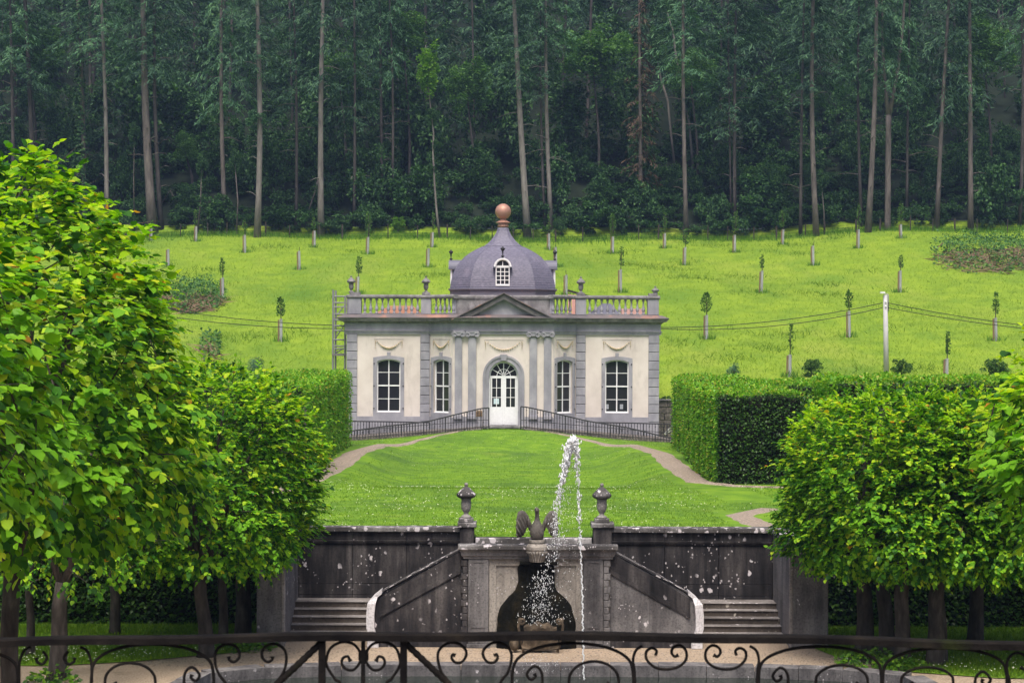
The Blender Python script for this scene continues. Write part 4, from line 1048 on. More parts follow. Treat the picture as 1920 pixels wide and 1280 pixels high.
obj('skirt_edge', MB().add(octo(38 / F * DD, ZZ(460.6, DD)) + octo(38 / F * DD, ZZ(458, DD)) + octo(30 / F * DD, ZZ(460.8, DD)), [(k, (k + 1) % 8, 8 + (k + 1) % 8, 8 + k) for k in range(8)] + [(16 + k, 16 + (k + 1) % 8, (k + 1) % 8, k) for k in range(8)]), M['lead'], sk)  # dark ring put in for the shadow gap under the skirt
obj('drum', MB().add(octo(HW0 + .02, ZZ(556, DD)) + octo(HW0 + .02, ZZ(543.5, DD)) + octo(HW0 + .12, ZZ(543, DD)) + octo(HW0 + .12, ZZ(540.5, DD)) + octo(HW0 - .1, ZZ(540, DD)), [(8 * j + k, 8 * j + (k + 1) % 8, 8 * j + 8 + (k + 1) % 8, 8 * j + 8 + k) for j in range(4) for k in range(8)]), M['lead'], pav)
zk = lambda py: ZZ(py, 113.2); rk = lambda w: w / F * 113.2
obj('copper_collar', MB().lathe([(rk(10), zk(426)), (rk(10.8), zk(424)), (rk(10), zk(422.5)), (rk(9.6), zk(419)), (rk(13.6), zk(418)), (rk(13.6), zk(417)), (rk(8), zk(414)), (rk(6), zk(412.5)), (rk(5), zk(410))], DXC, DYC, 16), M['copper_new'], pav)
obj('copper_ball', MB().lathe([(rk(14.9) * max(.02, math.sin(PI * k / 16)), zk(396.8) - rk(14.9) * math.cos(PI * k / 16)) for k in range(17)], DXC, DYC, 28), M['copper_new'], pav, True)
# dormers: one on each visible face of the dome
for di, (ang, nm) in enumerate(((0, 'front'), (-PI / 2, 'l'), (PI / 2, 'r'))):
    T = Matrix.Translation((DXC, DYC, 0)) @ Matrix.Rotation(ang, 4, 'Z')
    yf = -HW0 - .05
    w, zb, zsr = 13.2 / F * DD, ZZ(536, DD), ZZ(500, DD)
    arcw = [(w * math.cos(PI * k / 12), zsr + w * .98 * math.sin(PI * k / 12)) for k in range(13)]
    dr = obj('dormer', MB().prism([(-w * 1.05, zb - .02), (w * 1.05, zb - .02)] + [(x * 1.05, z) for x, z in arcw], yf + .10, yf + 1.9), M['slate'], pav, M=T)
    iw = w * .86
    fr = MB().ring([(-iw, zb + .10), (iw, zb + .10), (iw, zsr - .06), (-iw, zsr - .06)], [(-w, zb), (w, zb), (w, zsr), (-w, zsr)], yf, yf + .12)
    arci = [(iw * math.cos(PI * k / 12), zsr + .06 + iw * .84 * math.sin(PI * k / 12)) for k in range(13)]
    fr.ring(arci, [(w * math.cos(PI * k / 12), zsr + .001 + w * .98 * math.sin(PI * k / 12)) for k in range(13)], yf, yf + .12)
    for x in (-iw / 3, iw / 3): fr.box(x - .022, x + .022, yf + .02, yf + .08, zb + .10, zsr - .06)
    hh2 = (zsr - .06 - zb - .10) / 4
    for k in range(1, 4): fr.box(-iw, iw, yf + .025, yf + .075, zb + .10 + hh2 * k - .022, zb + .10 + hh2 * k + .022)
    fr.box(-.022, .022, yf + .02, yf + .08, zsr + .06, zsr + iw * .84)
    obj('frame', fr, M['white'], dr, M=T)
    for i in range(3):
        for k in range(4):
            obj('pane', MB().box(-iw + iw * 2 / 3 * i + .02, -iw + iw * 2 / 3 * (i + 1) - .02, yf + .05, yf + .06, zb + .10 + hh2 * k + .02, zb + .10 + hh2 * (k + 1) - .02), M['glass'], dr, M=T)
    for s in (-1, 1):
        pl = [(s * .022, zsr + .07)] + [(s * iw * math.cos(PI / 2 * k / 6), zsr + .06 + iw * .82 * math.sin(PI / 2 * k / 6)) for k in range(7)]
        pl = pl if s > 0 else pl[::-1]
        obj('pane', MB().prism(pl, yf + .05, yf + .06), M['glass'], dr, M=T)
    ho = [(1.26 * w * math.cos(PI * k / 12), zsr - .02 + w * 1.28 * math.sin(PI * k / 12)) for k in range(13)]
    hi = [(1.0 * w * math.cos(PI * k / 12), zsr - .0 + w * .99 * math.sin(PI * k / 12)) for k in range(13)]
    hood = MB()
    n = 13; v = [(x, yf - .10, z) for x, z in hi] + [(x, yf - .10, z) for x, z in ho] + [(x, yf + 1.6, z) for x, z in ho] + [(x, yf + .12, z) for x, z in hi]
    f = []
    for k in range(12): f += [(k, k + 1, n + k + 1, n + k), (n + k, n + k + 1, 2 * n + k + 1, 2 * n + k), (3 * n + k, 3 * n + k + 1, k + 1, k)]
    obj('hood', hood.add(v, f), M['white'] if di == 0 else M['lead'], dr, M=T)
    for s in (-1, 1): obj('hood_foot', MB().box(s * w * 1.18 - .07, s * w * 1.18 + .07, yf - .12, yf + .3, zsr - .06, zsr - .01), M['lead'], dr, M=T)
    zf = zsr + w * 1.28
    obj('finial', MB().lathe([(.05, -.1), (.06, .0), (.10, .03), (.07, .07), (.03, .10), (.03, .20), (.06, .24), (.035, .27), (.06, .33), (.13, .42), (.13, .47), (.06, .50), (.05, .54), (.01, .57)], 0, yf + .02, 10, zf + (.05 if di == 0 else 0)), M['iron_far'], dr, True, M=T)
# slate and copper roofs behind the wing balustrades
for px0, px1, hpx, c in ((690, 790, 572, 'copper'), (1100, 1170, 566, 'lead')):
    a, b = X0(px0), X0(px1)
    obj('low_roof', MB().add([(a, D0 + 1.2, Z0(592)), (b, D0 + 1.2, Z0(592)), (b, D0 + 5, Z0(592)), (a, D0 + 5, Z0(592)), (a + 1, D0 + 3, Z0(hpx)), (b - .6, D0 + 3, Z0(hpx))], [(0, 1, 5, 4), (2, 3, 4, 5), (1, 2, 5), (3, 0, 4)]), M[c], pav)
sb = thing('sheeting_board', 'tilted dark roofing board with pink backing leaning behind the parapet urn', 'board', (X0(1085), D0 + 1.5, Z0(592)))
obj('board', MB().prism([(X0(1066), Z0(541)), (X0(1118), Z0(555)), (X0(1118), Z0(557.5)), (X0(1066), Z0(544))][::-1], D0 + 1.4, D0 + 2.4), M['iron_far'], sb)
for a, b, t0, t1 in ((1066.5, 1072, 544.8, 556), (1073, 1081, 546.8, 557), (1082, 1090, 549.5, 558)):
    obj('pink_backing', MB().box(X0(a), X0(b), D0 + 1.45, D0 + 1.5, Z0(592), Z0(t1 - 6)), plain('pink_foam', (.62, .36, .31), .9), sb)
obj('pink_stack', MB().box(X0(1168), X0(1212), D0 + 1.3, D0 + 2.2, Z0(592), Z0(577)), plain('pink_sheet', (.60, .40, .36), .9), sb)

# ------------------------------------------------------------------ ramps to the door with iron railings
for sg in (-1, 1):
    nm = 'ramp by the lectern stand' if sg < 0 else 'ramp towards the stone wall'
    rp = thing('door_ramp', 'rubble stone ' + nm + ' rising to the white door', 'ramp', (sg * 4, 105, 1.4))
    v = []; f = []
    xs = np.linspace(1.15, 8.9, 16) * sg - .45
    for x in xs:
        u = (abs(x + .45) - 1.15) / 7.75; zt_ = 2.08 - .62 * u ** .9
        v += [(x, 104.5, .8), (x, 104.5 + .05 * math.sin(x * 5), zt_ + .03 * math.sin(x * 9)), (x, 106.3 + 1.5 * min(1, u * 4), zt_), (x, 106.3 + 1.5 * min(1, u * 4), .8)]
    for i in range(15):
        for k in range(3): f.append((4 * i + k, 4 * i + k + 1, 4 * i + 5 + k, 4 * i + 4 + k) if sg > 0 else (4 * i + 4 + k, 4 * i + 5 + k, 4 * i + k + 1, 4 * i + k))
    f += [(0, 3, 2, 1), (60, 61, 62, 63)]
    obj('ramp_slab', MB().add(v, f), M['rubble'], rp)
    for k in range(34):
        u = k / 33; x = (1.2 + 4.4 * u) * sg - .45 + random.uniform(-.05, .05); zt_ = 2.06 - .45 * u
        w, h = random.uniform(.09, .2), random.uniform(.05, .1)
        obj('edge_stone', MB().cbox(x - w, x + w, 104.30 + random.uniform(0, .1), 104.65, zt_ - .18, zt_ - .12 + h + random.uniform(-.03, .03), .035), M['rubble'], rp)
def railing(name, label, pts, zbot, n, mid=True, post_every=8):
    "pts: (x, y, ztop); bars drop to zbot(x, y)"
    r = thing(name, label, 'railing', (pts[0][0], pts[0][1], zbot(pts[0][0], pts[0][1])))
    pts = np.array(pts, float); t = np.linspace(0, 1, n); s = np.concatenate([[0], np.cumsum(np.linalg.norm(np.diff(pts, axis=0), axis=1))]); s /= s[-1]
    q_ = np.column_stack([np.interp(t, s, pts[:, k]) for k in range(3)])
    obj('top_rail', MB().tube([tuple(p_) for p_ in q_[::2]] + [tuple(q_[-1])], .034, 6), M['iron_far'], r)
    low = []
    for i, p_ in enumerate(q_):
        zb_ = zbot(p_[0], p_[1]); 
        post = i % post_every == 0 or i == n - 1
        obj('post' if post else 'bar', MB().box(p_[0] - (.03 if post else .016), p_[0] + (.03 if post else .016), p_[1] - .012, p_[1] + .012, zb_, p_[2]), M['iron_far'], r)
        low.append((p_[0], p_[1], zb_ + .12))
        if not post and i % 2 == 0:
            obj('knob', MB().lathe([(.01, -.05), (.04, 0), (.01, .05)], p_[0], p_[1], 5, p_[2] - .17), M['iron_far'], r)
            if mid: obj('knob', MB().lathe([(.01, -.05), (.04, 0), (.01, .05)], p_[0], p_[1], 5, zb_ + .36), M['iron_far'], r)
    obj('bottom_rail', MB().tube(low, .018, 5), M['iron_far'], r)
    if mid: obj('middle_rail', MB().tube([(a, b, c + .36) for a, b, c in low], .016, 5), M['iron_far'], r)
    return r
gzf = lambda x, y: float(gz(x, y)) - .03
def rl(px, py, d): return (XX(px, d), d, ZZ(py, d))
def ramp_bot(x, y): 
    u = max(0, (abs(x + .45) - 1.15) / 7.75); return max(gzf(x, y), 2.05 - .62 * u ** .9 - .05)
railing('iron_railing', 'black iron railing climbing the ramp past the lectern stand to the door', [rl(917, 764.5, 104.5), rl(903, 765.5, 104.45), rl(860, 776, 104.3), rl(800, 791, 104.1), rl(720, 800, 103.9), rl(644, 811, 103.6)], ramp_bot, 54)
railing('iron_railing', 'black iron railing climbing the ramp from the stone wall to the door', [rl(977, 762, 104.5), rl(990, 763, 104.45), rl(1040, 774, 104.3), rl(1100, 788, 104.1), rl(1180, 801, 103.9), rl(1266, 822, 103.6)], ramp_bot, 56)
railing('iron_railing', 'low level iron railing against the plinth beneath the window by the scaffolding', [rl(650, 790.5, 106.9), rl(725, 791, 106.9), rl(806, 792.5, 106.9)], gzf, 30, False)
railing('iron_railing', 'low level iron railing against the plinth beneath the window by the stone wall', [rl(1118, 791, 106.9), rl(1190, 792, 106.9), rl(1268, 794, 106.9)], gzf, 28, False)
# lectern stand behind the railing
ls = thing('lectern_stand', 'small brown box stand on thin legs just outside the white door', 'stand', (XX(899, 105.3), 105.3, 2.0))
lx, lz = XX(899, 105.3), ZZ(781, 105.3)
obj('box', MB().cbox(lx - .17, lx + .17, 105.15, 105.45, lz, lz + .27, .03), plain('brown_wood', (.16, .10, .055), .7), ls)
obj('lid', MB().cbox(lx - .15, lx + .15, 105.17, 105.43, lz + .275, lz + .32, .02), plain('tan_wood', (.24, .16, .09), .7), ls)
for a in (-.13, .13):
    for b in (105.19, 105.41): obj('leg', MB().bar((lx + a, b, lz), (lx + a * 1.2, b, 1.95), .025, .025), M['iron_far'], ls)
# low stone walls beside the pavilion, a folded frame
sw = thing('stone_wall', 'brown rubble wall running from the pavilion corner into the clipped hedge', 'wall', (9.5, 112, 1.45))
for r_ in range(6):
    x = X0(1237) - .1; 
    while x < 12.5:
        w = random.uniform(.35, .7); obj('stone', MB().cbox(x, x + w - .015, 110 + random.uniform(-.02, .02), 110.4, 1.2 + r_ * .36, 1.2 + (r_ + 1) * .36 - .015, .03), M['rubble'], sw); x += w
obj('coping', MB().cbox(X0(1237) - .1, 12.5, 109.9, 110.5, 3.36, 3.44, .02), M['weathered'], sw)
dw = thing('timber_hoarding', 'dark timber hoarding with rails between pavilion corner and hedge', 'hoarding', (X0(645), 109.5, 1.45))
for k in range(5):
    obj('board', MB().box(X0(632) + k * .16, X0(632) + k * .16 + .15, 109.5, 109.54, 1.3, ZZ(748, 109.5)), M['iron_far'], dw)
for py in (729, 735, 742): obj('rail', MB().box(X0(630), X0(651), 109.42, 109.5, ZZ(py + 1.2, 109.5), ZZ(py - 1.2, 109.5)), M['rubble'], dw)
ff = thing('folding_frame', 'pale folded metal frame leaning by the rubble wall', 'frame', (XX(1255, 108.5), 108.5, 1.45))
for a, b in (((1246, 812), (1262, 796)), ((1249, 813), (1266, 800)), ((1262, 796), (1266, 800)), ((1246, 812), (1249, 813))):
    obj('tube', MB().tube([rl(*a, 108.5), rl(*b, 108.5)], .035, 6), plain('pale_metal', (.5, .5, .5), .4, .5), ff)

# ------------------------------------------------------------------ scaffolding at the pavilion's corner
sf = thing('scaffold_tower', 'grey tubular scaffold tower standing at the pavilion corner', 'scaffold', (XX(628, 110), 110, 1.45))
ms = M['tube']
for px in (625.5, 648):
    for d in (109.6, 111.2): obj('upright', MB().tube([(XX(px, 110), d, 1.4), (XX(px, 110), d, ZZ(545 if px < 640 else 556, 110))], .055, 7), ms, sf)
for py in (557, 569, 577, 590, 601, 612, 621, 638, 650, 655):
    for d in ((109.6,) if py % 2 else (109.6, 111.2)): obj('ledger', MB().tube([(XX(625, 110), d, ZZ(py, 110)), (XX(651, 110), d, ZZ(py, 110))], .038, 6), ms, sf)
    obj('transom', MB().tube([(XX(625.5, 110), 109.6, ZZ(py, 110)), (XX(625.5, 110), 111.2, ZZ(py, 110))], .022, 6), ms, sf)
for a, b in (((626, 665), (648, 652)), ((626, 640), (648, 606)), ((626, 600), (648, 570))):
    obj('brace', MB().tube([rl(*a, 110.4), rl(*b, 110.4)], .03, 6), ms, sf)
obj('platform', MB().box(XX(624, 110), XX(652, 110), 109.5, 111.3, ZZ(668, 110), ZZ(664, 110)), M['weathered'], sf)
# ------------------------------------------------------------------ clipped lime trees
def lobes(n, seed):
    r = np.random.default_rng(seed)
    return unit(r.normal(0, 1, (n, 3))), r.uniform(-.16, .16, n), r.uniform(3, 9, n)
def lime_points(prof, rx, ry, n_tw, per, seed, size, flat=.5):
    """twigs rooted on a bulging crown surface; prof: (z, radius fraction).  Returns leaf arrays"""
    r = np.random.default_rng(seed)
    zz = np.array([p_[0] for p_ in prof]); rr = np.array([p_[1] for p_ in prof])
    n = n_tw
    zc = np.linspace(zz[0], zz[-1], 200); wgt = np.interp(zc, zz, rr) + .25; cdf = np.cumsum(wgt); cdf /= cdf[-1]
    z = np.interp(r.random(n), cdf, zc); th = r.uniform(0, 2 * PI, n)
    rad = np.interp(z, zz, rr)
    bul = 1 + .07 * np.sin(th * 3 + z * 1.7 + seed) + .06 * np.sin(th * 7 + z * 2.9) + .04 * np.sin(th * 13 - z * 5)
    dep = 1 - np.abs(r.normal(0, .09, n)) - (r.random(n) < .28) * r.uniform(0, .55, n)
    x = rx * rad * bul * dep * np.cos(th); y = ry * rad * bul * dep * np.sin(th)
    dr = np.gradient(np.interp(zc, zz, rr), zc); slope = np.interp(z, zc, dr)
    out = unit(np.column_stack([np.cos(th), np.sin(th), -slope * rx * .9]))
    # at top and bottom fill the disc
    tw = unit(out * .8 + np.array((0, 0, -.25)) + r.normal(0, .55, (n, 3)))
    root = np.column_stack([x, y, z])
    L = r.uniform(.20, .55, n) * (size / .13)
    k = per
    t = (np.arange(k) + .5)[None, :] / k
    pos = root[:, None] + tw[:, None] * (L[:, None] * t)[..., None] + np.array((0, 0, -.12)) * (t ** 2)[..., None] * L[:, None, None]
    pos = pos.reshape(-1, 3); m = len(pos)
    side = np.tile(np.where(np.arange(k) % 2, 1., -1.), n)
    twr = np.repeat(tw, k, 0); outr = np.repeat(out, k, 0)
    lat = unit(np.cross(twr, (0, 0, 1.))) * side[:, None]
    T = unit(twr * .45 + lat * .6 + np.array((0, 0, -.45 + .25 * flat)) + outr * (.25 + .3 * flat) + r.normal(0, .28, (m, 3)))
    N = unit(np.array((0, 0, .65 + .6 * flat)) + outr * (.85 - .55 * flat) + r.normal(0, .36 - .1 * flat, (m, 3)))
    s = size * r.uniform(.55, 1.2, m) * np.where(np.tile(t[0] > .8, n), .75, 1)
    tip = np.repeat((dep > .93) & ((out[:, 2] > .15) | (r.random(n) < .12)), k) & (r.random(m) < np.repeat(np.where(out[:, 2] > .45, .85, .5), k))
    return pos, T, N, s, tip, root, tw, L
leaf_me = mesh_np('leaf', LIME, [4, 4], [0, 3, 2, 1, 0, 5, 4, 3])
leaf_me.materials.append(M['lime_leaf'])
def lime_tree(label, base, lean, prof, rx, ry, n_tw, per, seed, size, trunk_r, fork, singles=0, crown_at=None, group='clipped limes along the court', flat=.5):
    """base (x,y) on the court; crown centre offset crown_at; prof heights are absolute z"""
    bx_, by_ = base; cx_, cy_ = crown_at or base
    t = thing('lime_tree', label, 'tree', (bx_, by_, 0), group)
    r = random.Random(seed)
    zc0, zc1 = prof[0][0], prof[-1][0]
    mb = MB()
    pts = [(bx_, by_, -.05), (bx_ + .02, by_, .12), (bx_ + lean * .3 + .02, by_, fork * .4), (bx_ + lean * .7 - .03, by_, fork * .75), (bx_ + lean, by_, fork)]
    mb.tube(pts, [trunk_r * 1.55, trunk_r * 1.15, trunk_r, trunk_r * .93, trunk_r * .88], 12)
    obj('trunk', mb, M['bark'], t, True)
    top = np.array((bx_ + lean, by_, fork))
    for k in range(7):
        a = 2 * PI * k / 7 + r.uniform(-.3, .3); u = r.uniform(.35, .8); zt_ = zc0 + (zc1 - zc0) * r.uniform(.35, .92)
        rad = np.interp(zt_, [p_[0] for p_ in prof], [p_[1] for p_ in prof]) * u
        e = np.array((cx_ + rx * rad * math.cos(a), cy_ + ry * rad * math.sin(a), zt_)); m_ = top * .5 + e * .5 + np.array((0, 0, .25))
        obj('limb', MB().tube([top + (0, 0, -.15), m_, e], [trunk_r * .55, trunk_r * .35, trunk_r * .10], 6), M['bark'], t, True)
    pos, T, N, s, tip, root, tw, L = lime_points(prof, rx, ry, n_tw, per, seed, size, flat)
    off = np.array((cx_, cy_, 0)); pos = pos + off; root = root + off
    if singles:
        # the largest showing leaves are parts of their own
        vis = np.where((pos[:, 0] / pos[:, 1] * F + 960 > 0) & (pos[:, 0] / pos[:, 1] * F + 960 < 1920))[0]
        rel = pos[vis] - np.array((cx_, cy_, 0)); outw = (rel[:, 0] * -cx_ / abs(cx_)) * .55 - rel[:, 1] * .85
        key = vis[np.argsort(-outw)[:singles]]
        keep = np.ones(len(pos), bool); keep[key] = False
        B_, T_, N_ = frames(T[key], N[key])
        for j, i in enumerate(key):
            o = bpy.data.objects.new('leaf', leaf_me); COL.objects.link(o); o.parent = t
            o.matrix_parent_inverse = Matrix.Translation(t.location).inverted()
            b, tt, nn = B_[j] * s[i], T_[j] * s[i], N_[j] * s[i]
            o.matrix_basis = Matrix(((b[0], tt[0], nn[0], pos[i][0]), (b[1], tt[1], nn[1], pos[i][1]), (b[2], tt[2], nn[2], pos[i][2]), (0, 0, 0, 1)))
        pos, T, N, s, tip = pos[keep], T[keep], N[keep], s[keep], tip[keep]
    o = link('crown', cards('crown', pos[~tip], T[~tip], N[~tip], s[~tip]), M['lime_leaf'], t); o['kind'] = 'stuff'
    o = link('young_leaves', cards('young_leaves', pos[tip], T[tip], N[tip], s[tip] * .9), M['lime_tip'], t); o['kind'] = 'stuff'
    # twigs
    n = len(root); idx = rng.choice(n, min(n, 500), False)
    tm = cards('twigs', root[idx] - tw[idx] * .35, tw[idx], rng.normal(0, 1, (len(idx), 3)), L[idx] * 1.3 + .35, np.array([(-.012, 0, 0), (.012, 0, 0), (0, 1, 0)]), ((0, 1, 2),))
    o = link('twigs', tm, M['bark'], t); o['kind'] = 'stuff'
    return t
PNEAR = [(4.05, .45), (4.25, .78), (4.65, .95), (5.2, 1.0), (5.9, .98), (6.5, .92), (7.1, .80), (7.6, .66), (8.1, .50), (8.55, .32), (8.85, .08)]
PNEAR0 = [(4.95, .45), (5.1, .78), (5.5, .97), (6.1, 1.0), (6.8, .95), (7.4, .84), (7.9, .68), (8.25, .45), (8.5, .15)]
PFAR = [(1.95, .45), (2.12, .82), (2.6, .98), (3.2, 1.0), (4.2, .98), (4.9, .92), (5.4, .80), (5.75, .58), (5.95, .2)]
PFARR = [(1.95, .45), (2.12, .82), (2.6, .98), (3.2, 1.0), (4.0, .97), (4.6, .90), (5.0, .80), (5.3, .60), (5.48, .2)]
lime_tree('huge leafy lime crown filling the picture edge, largest leaves', (-7.6, 18.5), .2, PNEAR0, 2.35, 2.9, 1500, 8, 11, .155, .15, 4.6, 150, (-6.75, 18.2))
lime_tree('tall lime sloping from the picture edge down to the smaller lime', XX(18, 26) and (XX(18, 26), 26.0), .05, PNEAR, 2.22, 3.2, 2300, 8, 12, .150, .125, 3.6, 300, (-6.45, 26.0))
lime_tree('rounded lime with leaning trunk beside the soot-black stair', (XX(388, 41.6), 41.6), -.12, PFAR, 2.35, 2.5, 3300, 9, 13, .112, .15, 1.7, 150, (-6.45, 41.4), flat=.9)
lime_tree('thin lime trunk just behind the leaning trunk by the stair', (XX(419, 43.3), 43.3), .02, PFAR, 1.9, 1.6, 520, 7, 14, .115, .10, 1.8, 0, (-6.2, 43.4), flat=.9)
lime_tree('lime trunk nearest the soot-grey end wall, in deep shade', (XX(456, 44.2), 44.2), .05, PFAR, 1.7, 1.5, 450, 7, 15, .115, .17, 1.8, 0, (-6.6, 44.6), flat=.9)
lime_tree('lime trunk with leafy sprouts at its foot on the gravel edge', (XX(108, 38.7), 38.7), .12, PFAR, 2.2, 2.2, 650, 7, 16, .115, .16, 1.9, 0, (-8.9, 38.7), flat=.9)
lime_tree('slim shaded lime trunk between the sprouting trunk and the edge', (XX(58, 41.5), 41.5), .0, PFAR, 1.9, 1.9, 380, 7, 17, .115, .085, 1.9, 0, (-10.6, 41.5), flat=.9)
lime_tree('shaded lime trunk midway along the grass under the big crown', (XX(216, 44.6), 44.6), .03, PFAR, 2.1, 1.6, 520, 7, 18, .115, .11, 1.9, 0, (-9.0, 44.6), flat=.9)
lime_tree('broad lime crown reaching over the grey end wall of the stair', (XX(1622, 42.6), 42.6), .03, PFARR, 2.5, 2.5, 3500, 9, 21, .112, .18, 1.8, 150, (8.15, 41.6), flat=.9)
lime_tree('rough pale-barked lime trunk just behind the broad crown', (XX(1664, 42.2), 42.2), -.08, PFARR, 1.6, 1.6, 380, 7, 22, .115, .16, 1.9, 0, (8.4, 43.6), flat=.9)
lime_tree('lime with swollen foot in the shrubs at the gravel edge', (XX(1692, 41.0), 41.0), .03, PFARR, 1.9, 2.0, 1500, 9, 23, .112, .16, 1.8, 0, (9.4, 40.8), flat=.9)
lime_tree('straight dark lime trunk with a thin companion stem', (XX(1754, 40.9), 40.9), .08, PFARR, 2.3, 2.3, 2700, 9, 24, .112, .17, 1.8, 150, (10.6, 41.0), flat=.9)
lime_tree('thin companion stem hugging the straight dark lime trunk', (XX(1769, 41.2), 41.2), -.03, PFARR, 1.6, 1.6, 240, 7, 25, .115, .085, 1.9, 0, (9.6, 43.0), flat=.9)
lime_tree('leaning lime trunk farthest back under the pale green crowns', (XX(1829, 43.8), 43.8), .10, PFARR, 2.3, 2.0, 1600, 9, 26, .112, .16, 1.8, 0, (11.8, 43.0), flat=.9)
lime_tree('lime with large leaves at the frame edge above the pale crowns', (9.4, 25.5), .2, [(3.9, .45), (4.1, .8), (4.6, .98), (5.2, 1.0), (5.9, .92), (6.5, .75), (7.0, .5), (7.3, .15)], 2.45, 2.6, 1500, 8, 27, .150, .14, 3.9, 150, (8.75, 25.5))

# sprouts at trunk feet
def sprout(label, x, y, n, rad, h, seed, mt='hazel', sz=.10, z=0.0, cat='shrub', name='low_shrub', group='sprouts under the limes'):
    r = np.random.default_rng(seed); a = r.uniform(0, 2 * PI, n); u = np.sqrt(r.random(n))
    zz = h * r.random(n) * (1 - .6 * u)
    pos = np.column_stack([x + rad * u * np.cos(a), y + rad * u * np.sin(a), z + zz])
    T = np.column_stack([np.cos(a), np.sin(a), r.normal(0, .5, n)]); N = np.column_stack([r.normal(0, .4, n), r.normal(-.3, .4, n), np.ones(n)])
    t = thing(name, label, cat, (x, y, z), group)
    st = MB()
    for k in range(5):
        aa = k * 1.26; st.tube([(x, y, z), (x + rad * .4 * math.cos(aa), y + rad * .4 * math.sin(aa), z + h * .8)], [.012, .005], 4)
    o = obj('stems', st, M['bark'], t)
    o = link('foliage', cards('foliage', pos, T, N, sz * r.uniform(.6, 1.2, n), OVAL * np.array((1.3, 1, 1)), OVAL_F), M[mt], t); o['kind'] = 'stuff'
    return t
sprout('leafy sprouts round the foot of the lime on the gravel edge', XX(100, 38.4), 38.4, 160, .45, .35, 1, 'hedge_leaf', .13)
sprout('low green shrub between the swollen lime foot and gravel', XX(1640, 40.6), 40.6, 520, .75, .42, 2, 'hedge_leaf', .11)
sprout('low green shrub against the swollen lime foot', XX(1690, 40.4), 40.4, 260, .45, .36, 3, 'hedge_leaf', .11)
sprout('tangle of weeds at the foot of the lime by the soot-grey wall', XX(465, 42.6), 42.6, 340, .6, .32, 4, 'hedge_leaf', .10)

# ------------------------------------------------------------------ clipped hedges
def hedge(label, x0, x1, y0, y1, z0, z1, n, seed, size=.12, tips=True, open_at=None, cat='hedge', group=None, bumps=None, faces='LRFT', lit_side=.0, leaf='hedge_leaf'):
    "box hedge: woody core and leaf skin; z0/z1 may follow the ground"
    t = thing('clipped_hedge', label, cat, ((x0 + x1) / 2, (y0 + y1) / 2, z0), group)
    r = np.random.default_rng(seed); c = .16
    mb = MB()
    mb.box(x0 + c, x1 - c, y0 + c, y1 - c, z0 - .4, z1 - c)
    obj('woody_core', mb, M['twigs'], t)
    areas = {'L': (y1 - y0) * (z1 - z0), 'R': (y1 - y0) * (z1 - z0), 'F': (x1 - x0) * (z1 - z0), 'T': (x1 - x0) * (y1 - y0)}
    tot = sum(areas[f_] for f_ in faces)
    P_, O_ = [], []
    for f_ in faces:
        m = int(n * areas[f_] / tot); u, v = r.random(m), r.random(m); w = np.abs(r.normal(0, .07, m)) - .05
        if f_ in 'LR':
            y = y0 + (y1 - y0) * u; z = z0 + (z1 - z0) * v; 
            if bumps:      # pilaster-like bulges along the face
                w = w + .16 * (np.sin(y * bumps) > .75) - .10
            x = x0 + w if f_ == 'L' else x1 - w; o = (-1, 0, 0) if f_ == 'L' else (1, 0, 0)
        elif f_ == 'F': x = x0 + (x1 - x0) * u; z = z0 + (z1 - z0) * v; y = y0 + w; o = (0, -1, 0)
        else: x = x0 + (x1 - x0) * u; y = y0 + (y1 - y0) * v; z = z1 - w + .05 * np.sin(x * 2.1 + y) + .04 * np.sin(x * 5 - y * 3); o = (0, 0, 1)
        P_.append(np.column_stack([x, y, z])); O_.append(np.tile(o, (m, 1)))
    pos, out = np.concatenate(P_), np.concatenate(O_).astype(float); m = len(pos)
    pos += .05 * np.sin(pos[:, [1, 2, 0]] * 3.1 + seed)
    T = unit(out * .75 + np.array((0, 0, -.25)) + r.normal(0, .55, (m, 3))); T[out[:, 2] > .5] = unit(np.array((0, 0, .6)) + r.normal(0, .7, (int((out[:, 2] > .5).sum()), 3)))
    N = unit(np.array((0, 0, 1.)) + out * .45 + r.normal(0, .4, (m, 3)))
    s = size * r.uniform(.6, 1.25, m)
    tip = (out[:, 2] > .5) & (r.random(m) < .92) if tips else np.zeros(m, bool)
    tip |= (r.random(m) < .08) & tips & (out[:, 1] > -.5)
    tip |= (np.abs(out[:, 0]) > .5) & (r.random(m) < lit_side)  # side faces take brighter leaves: their light is painted in leaf colour
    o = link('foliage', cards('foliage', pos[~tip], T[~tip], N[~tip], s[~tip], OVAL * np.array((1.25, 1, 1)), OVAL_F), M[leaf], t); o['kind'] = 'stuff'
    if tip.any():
        o = link('young_and_lit_leaves', cards('young_and_lit_leaves', pos[tip], T[tip], N[tip], s[tip], OVAL * np.array((1.25, 1, 1)), OVAL_F), M['hedge_tip_lit'], t); o['kind'] = 'stuff'
    return t
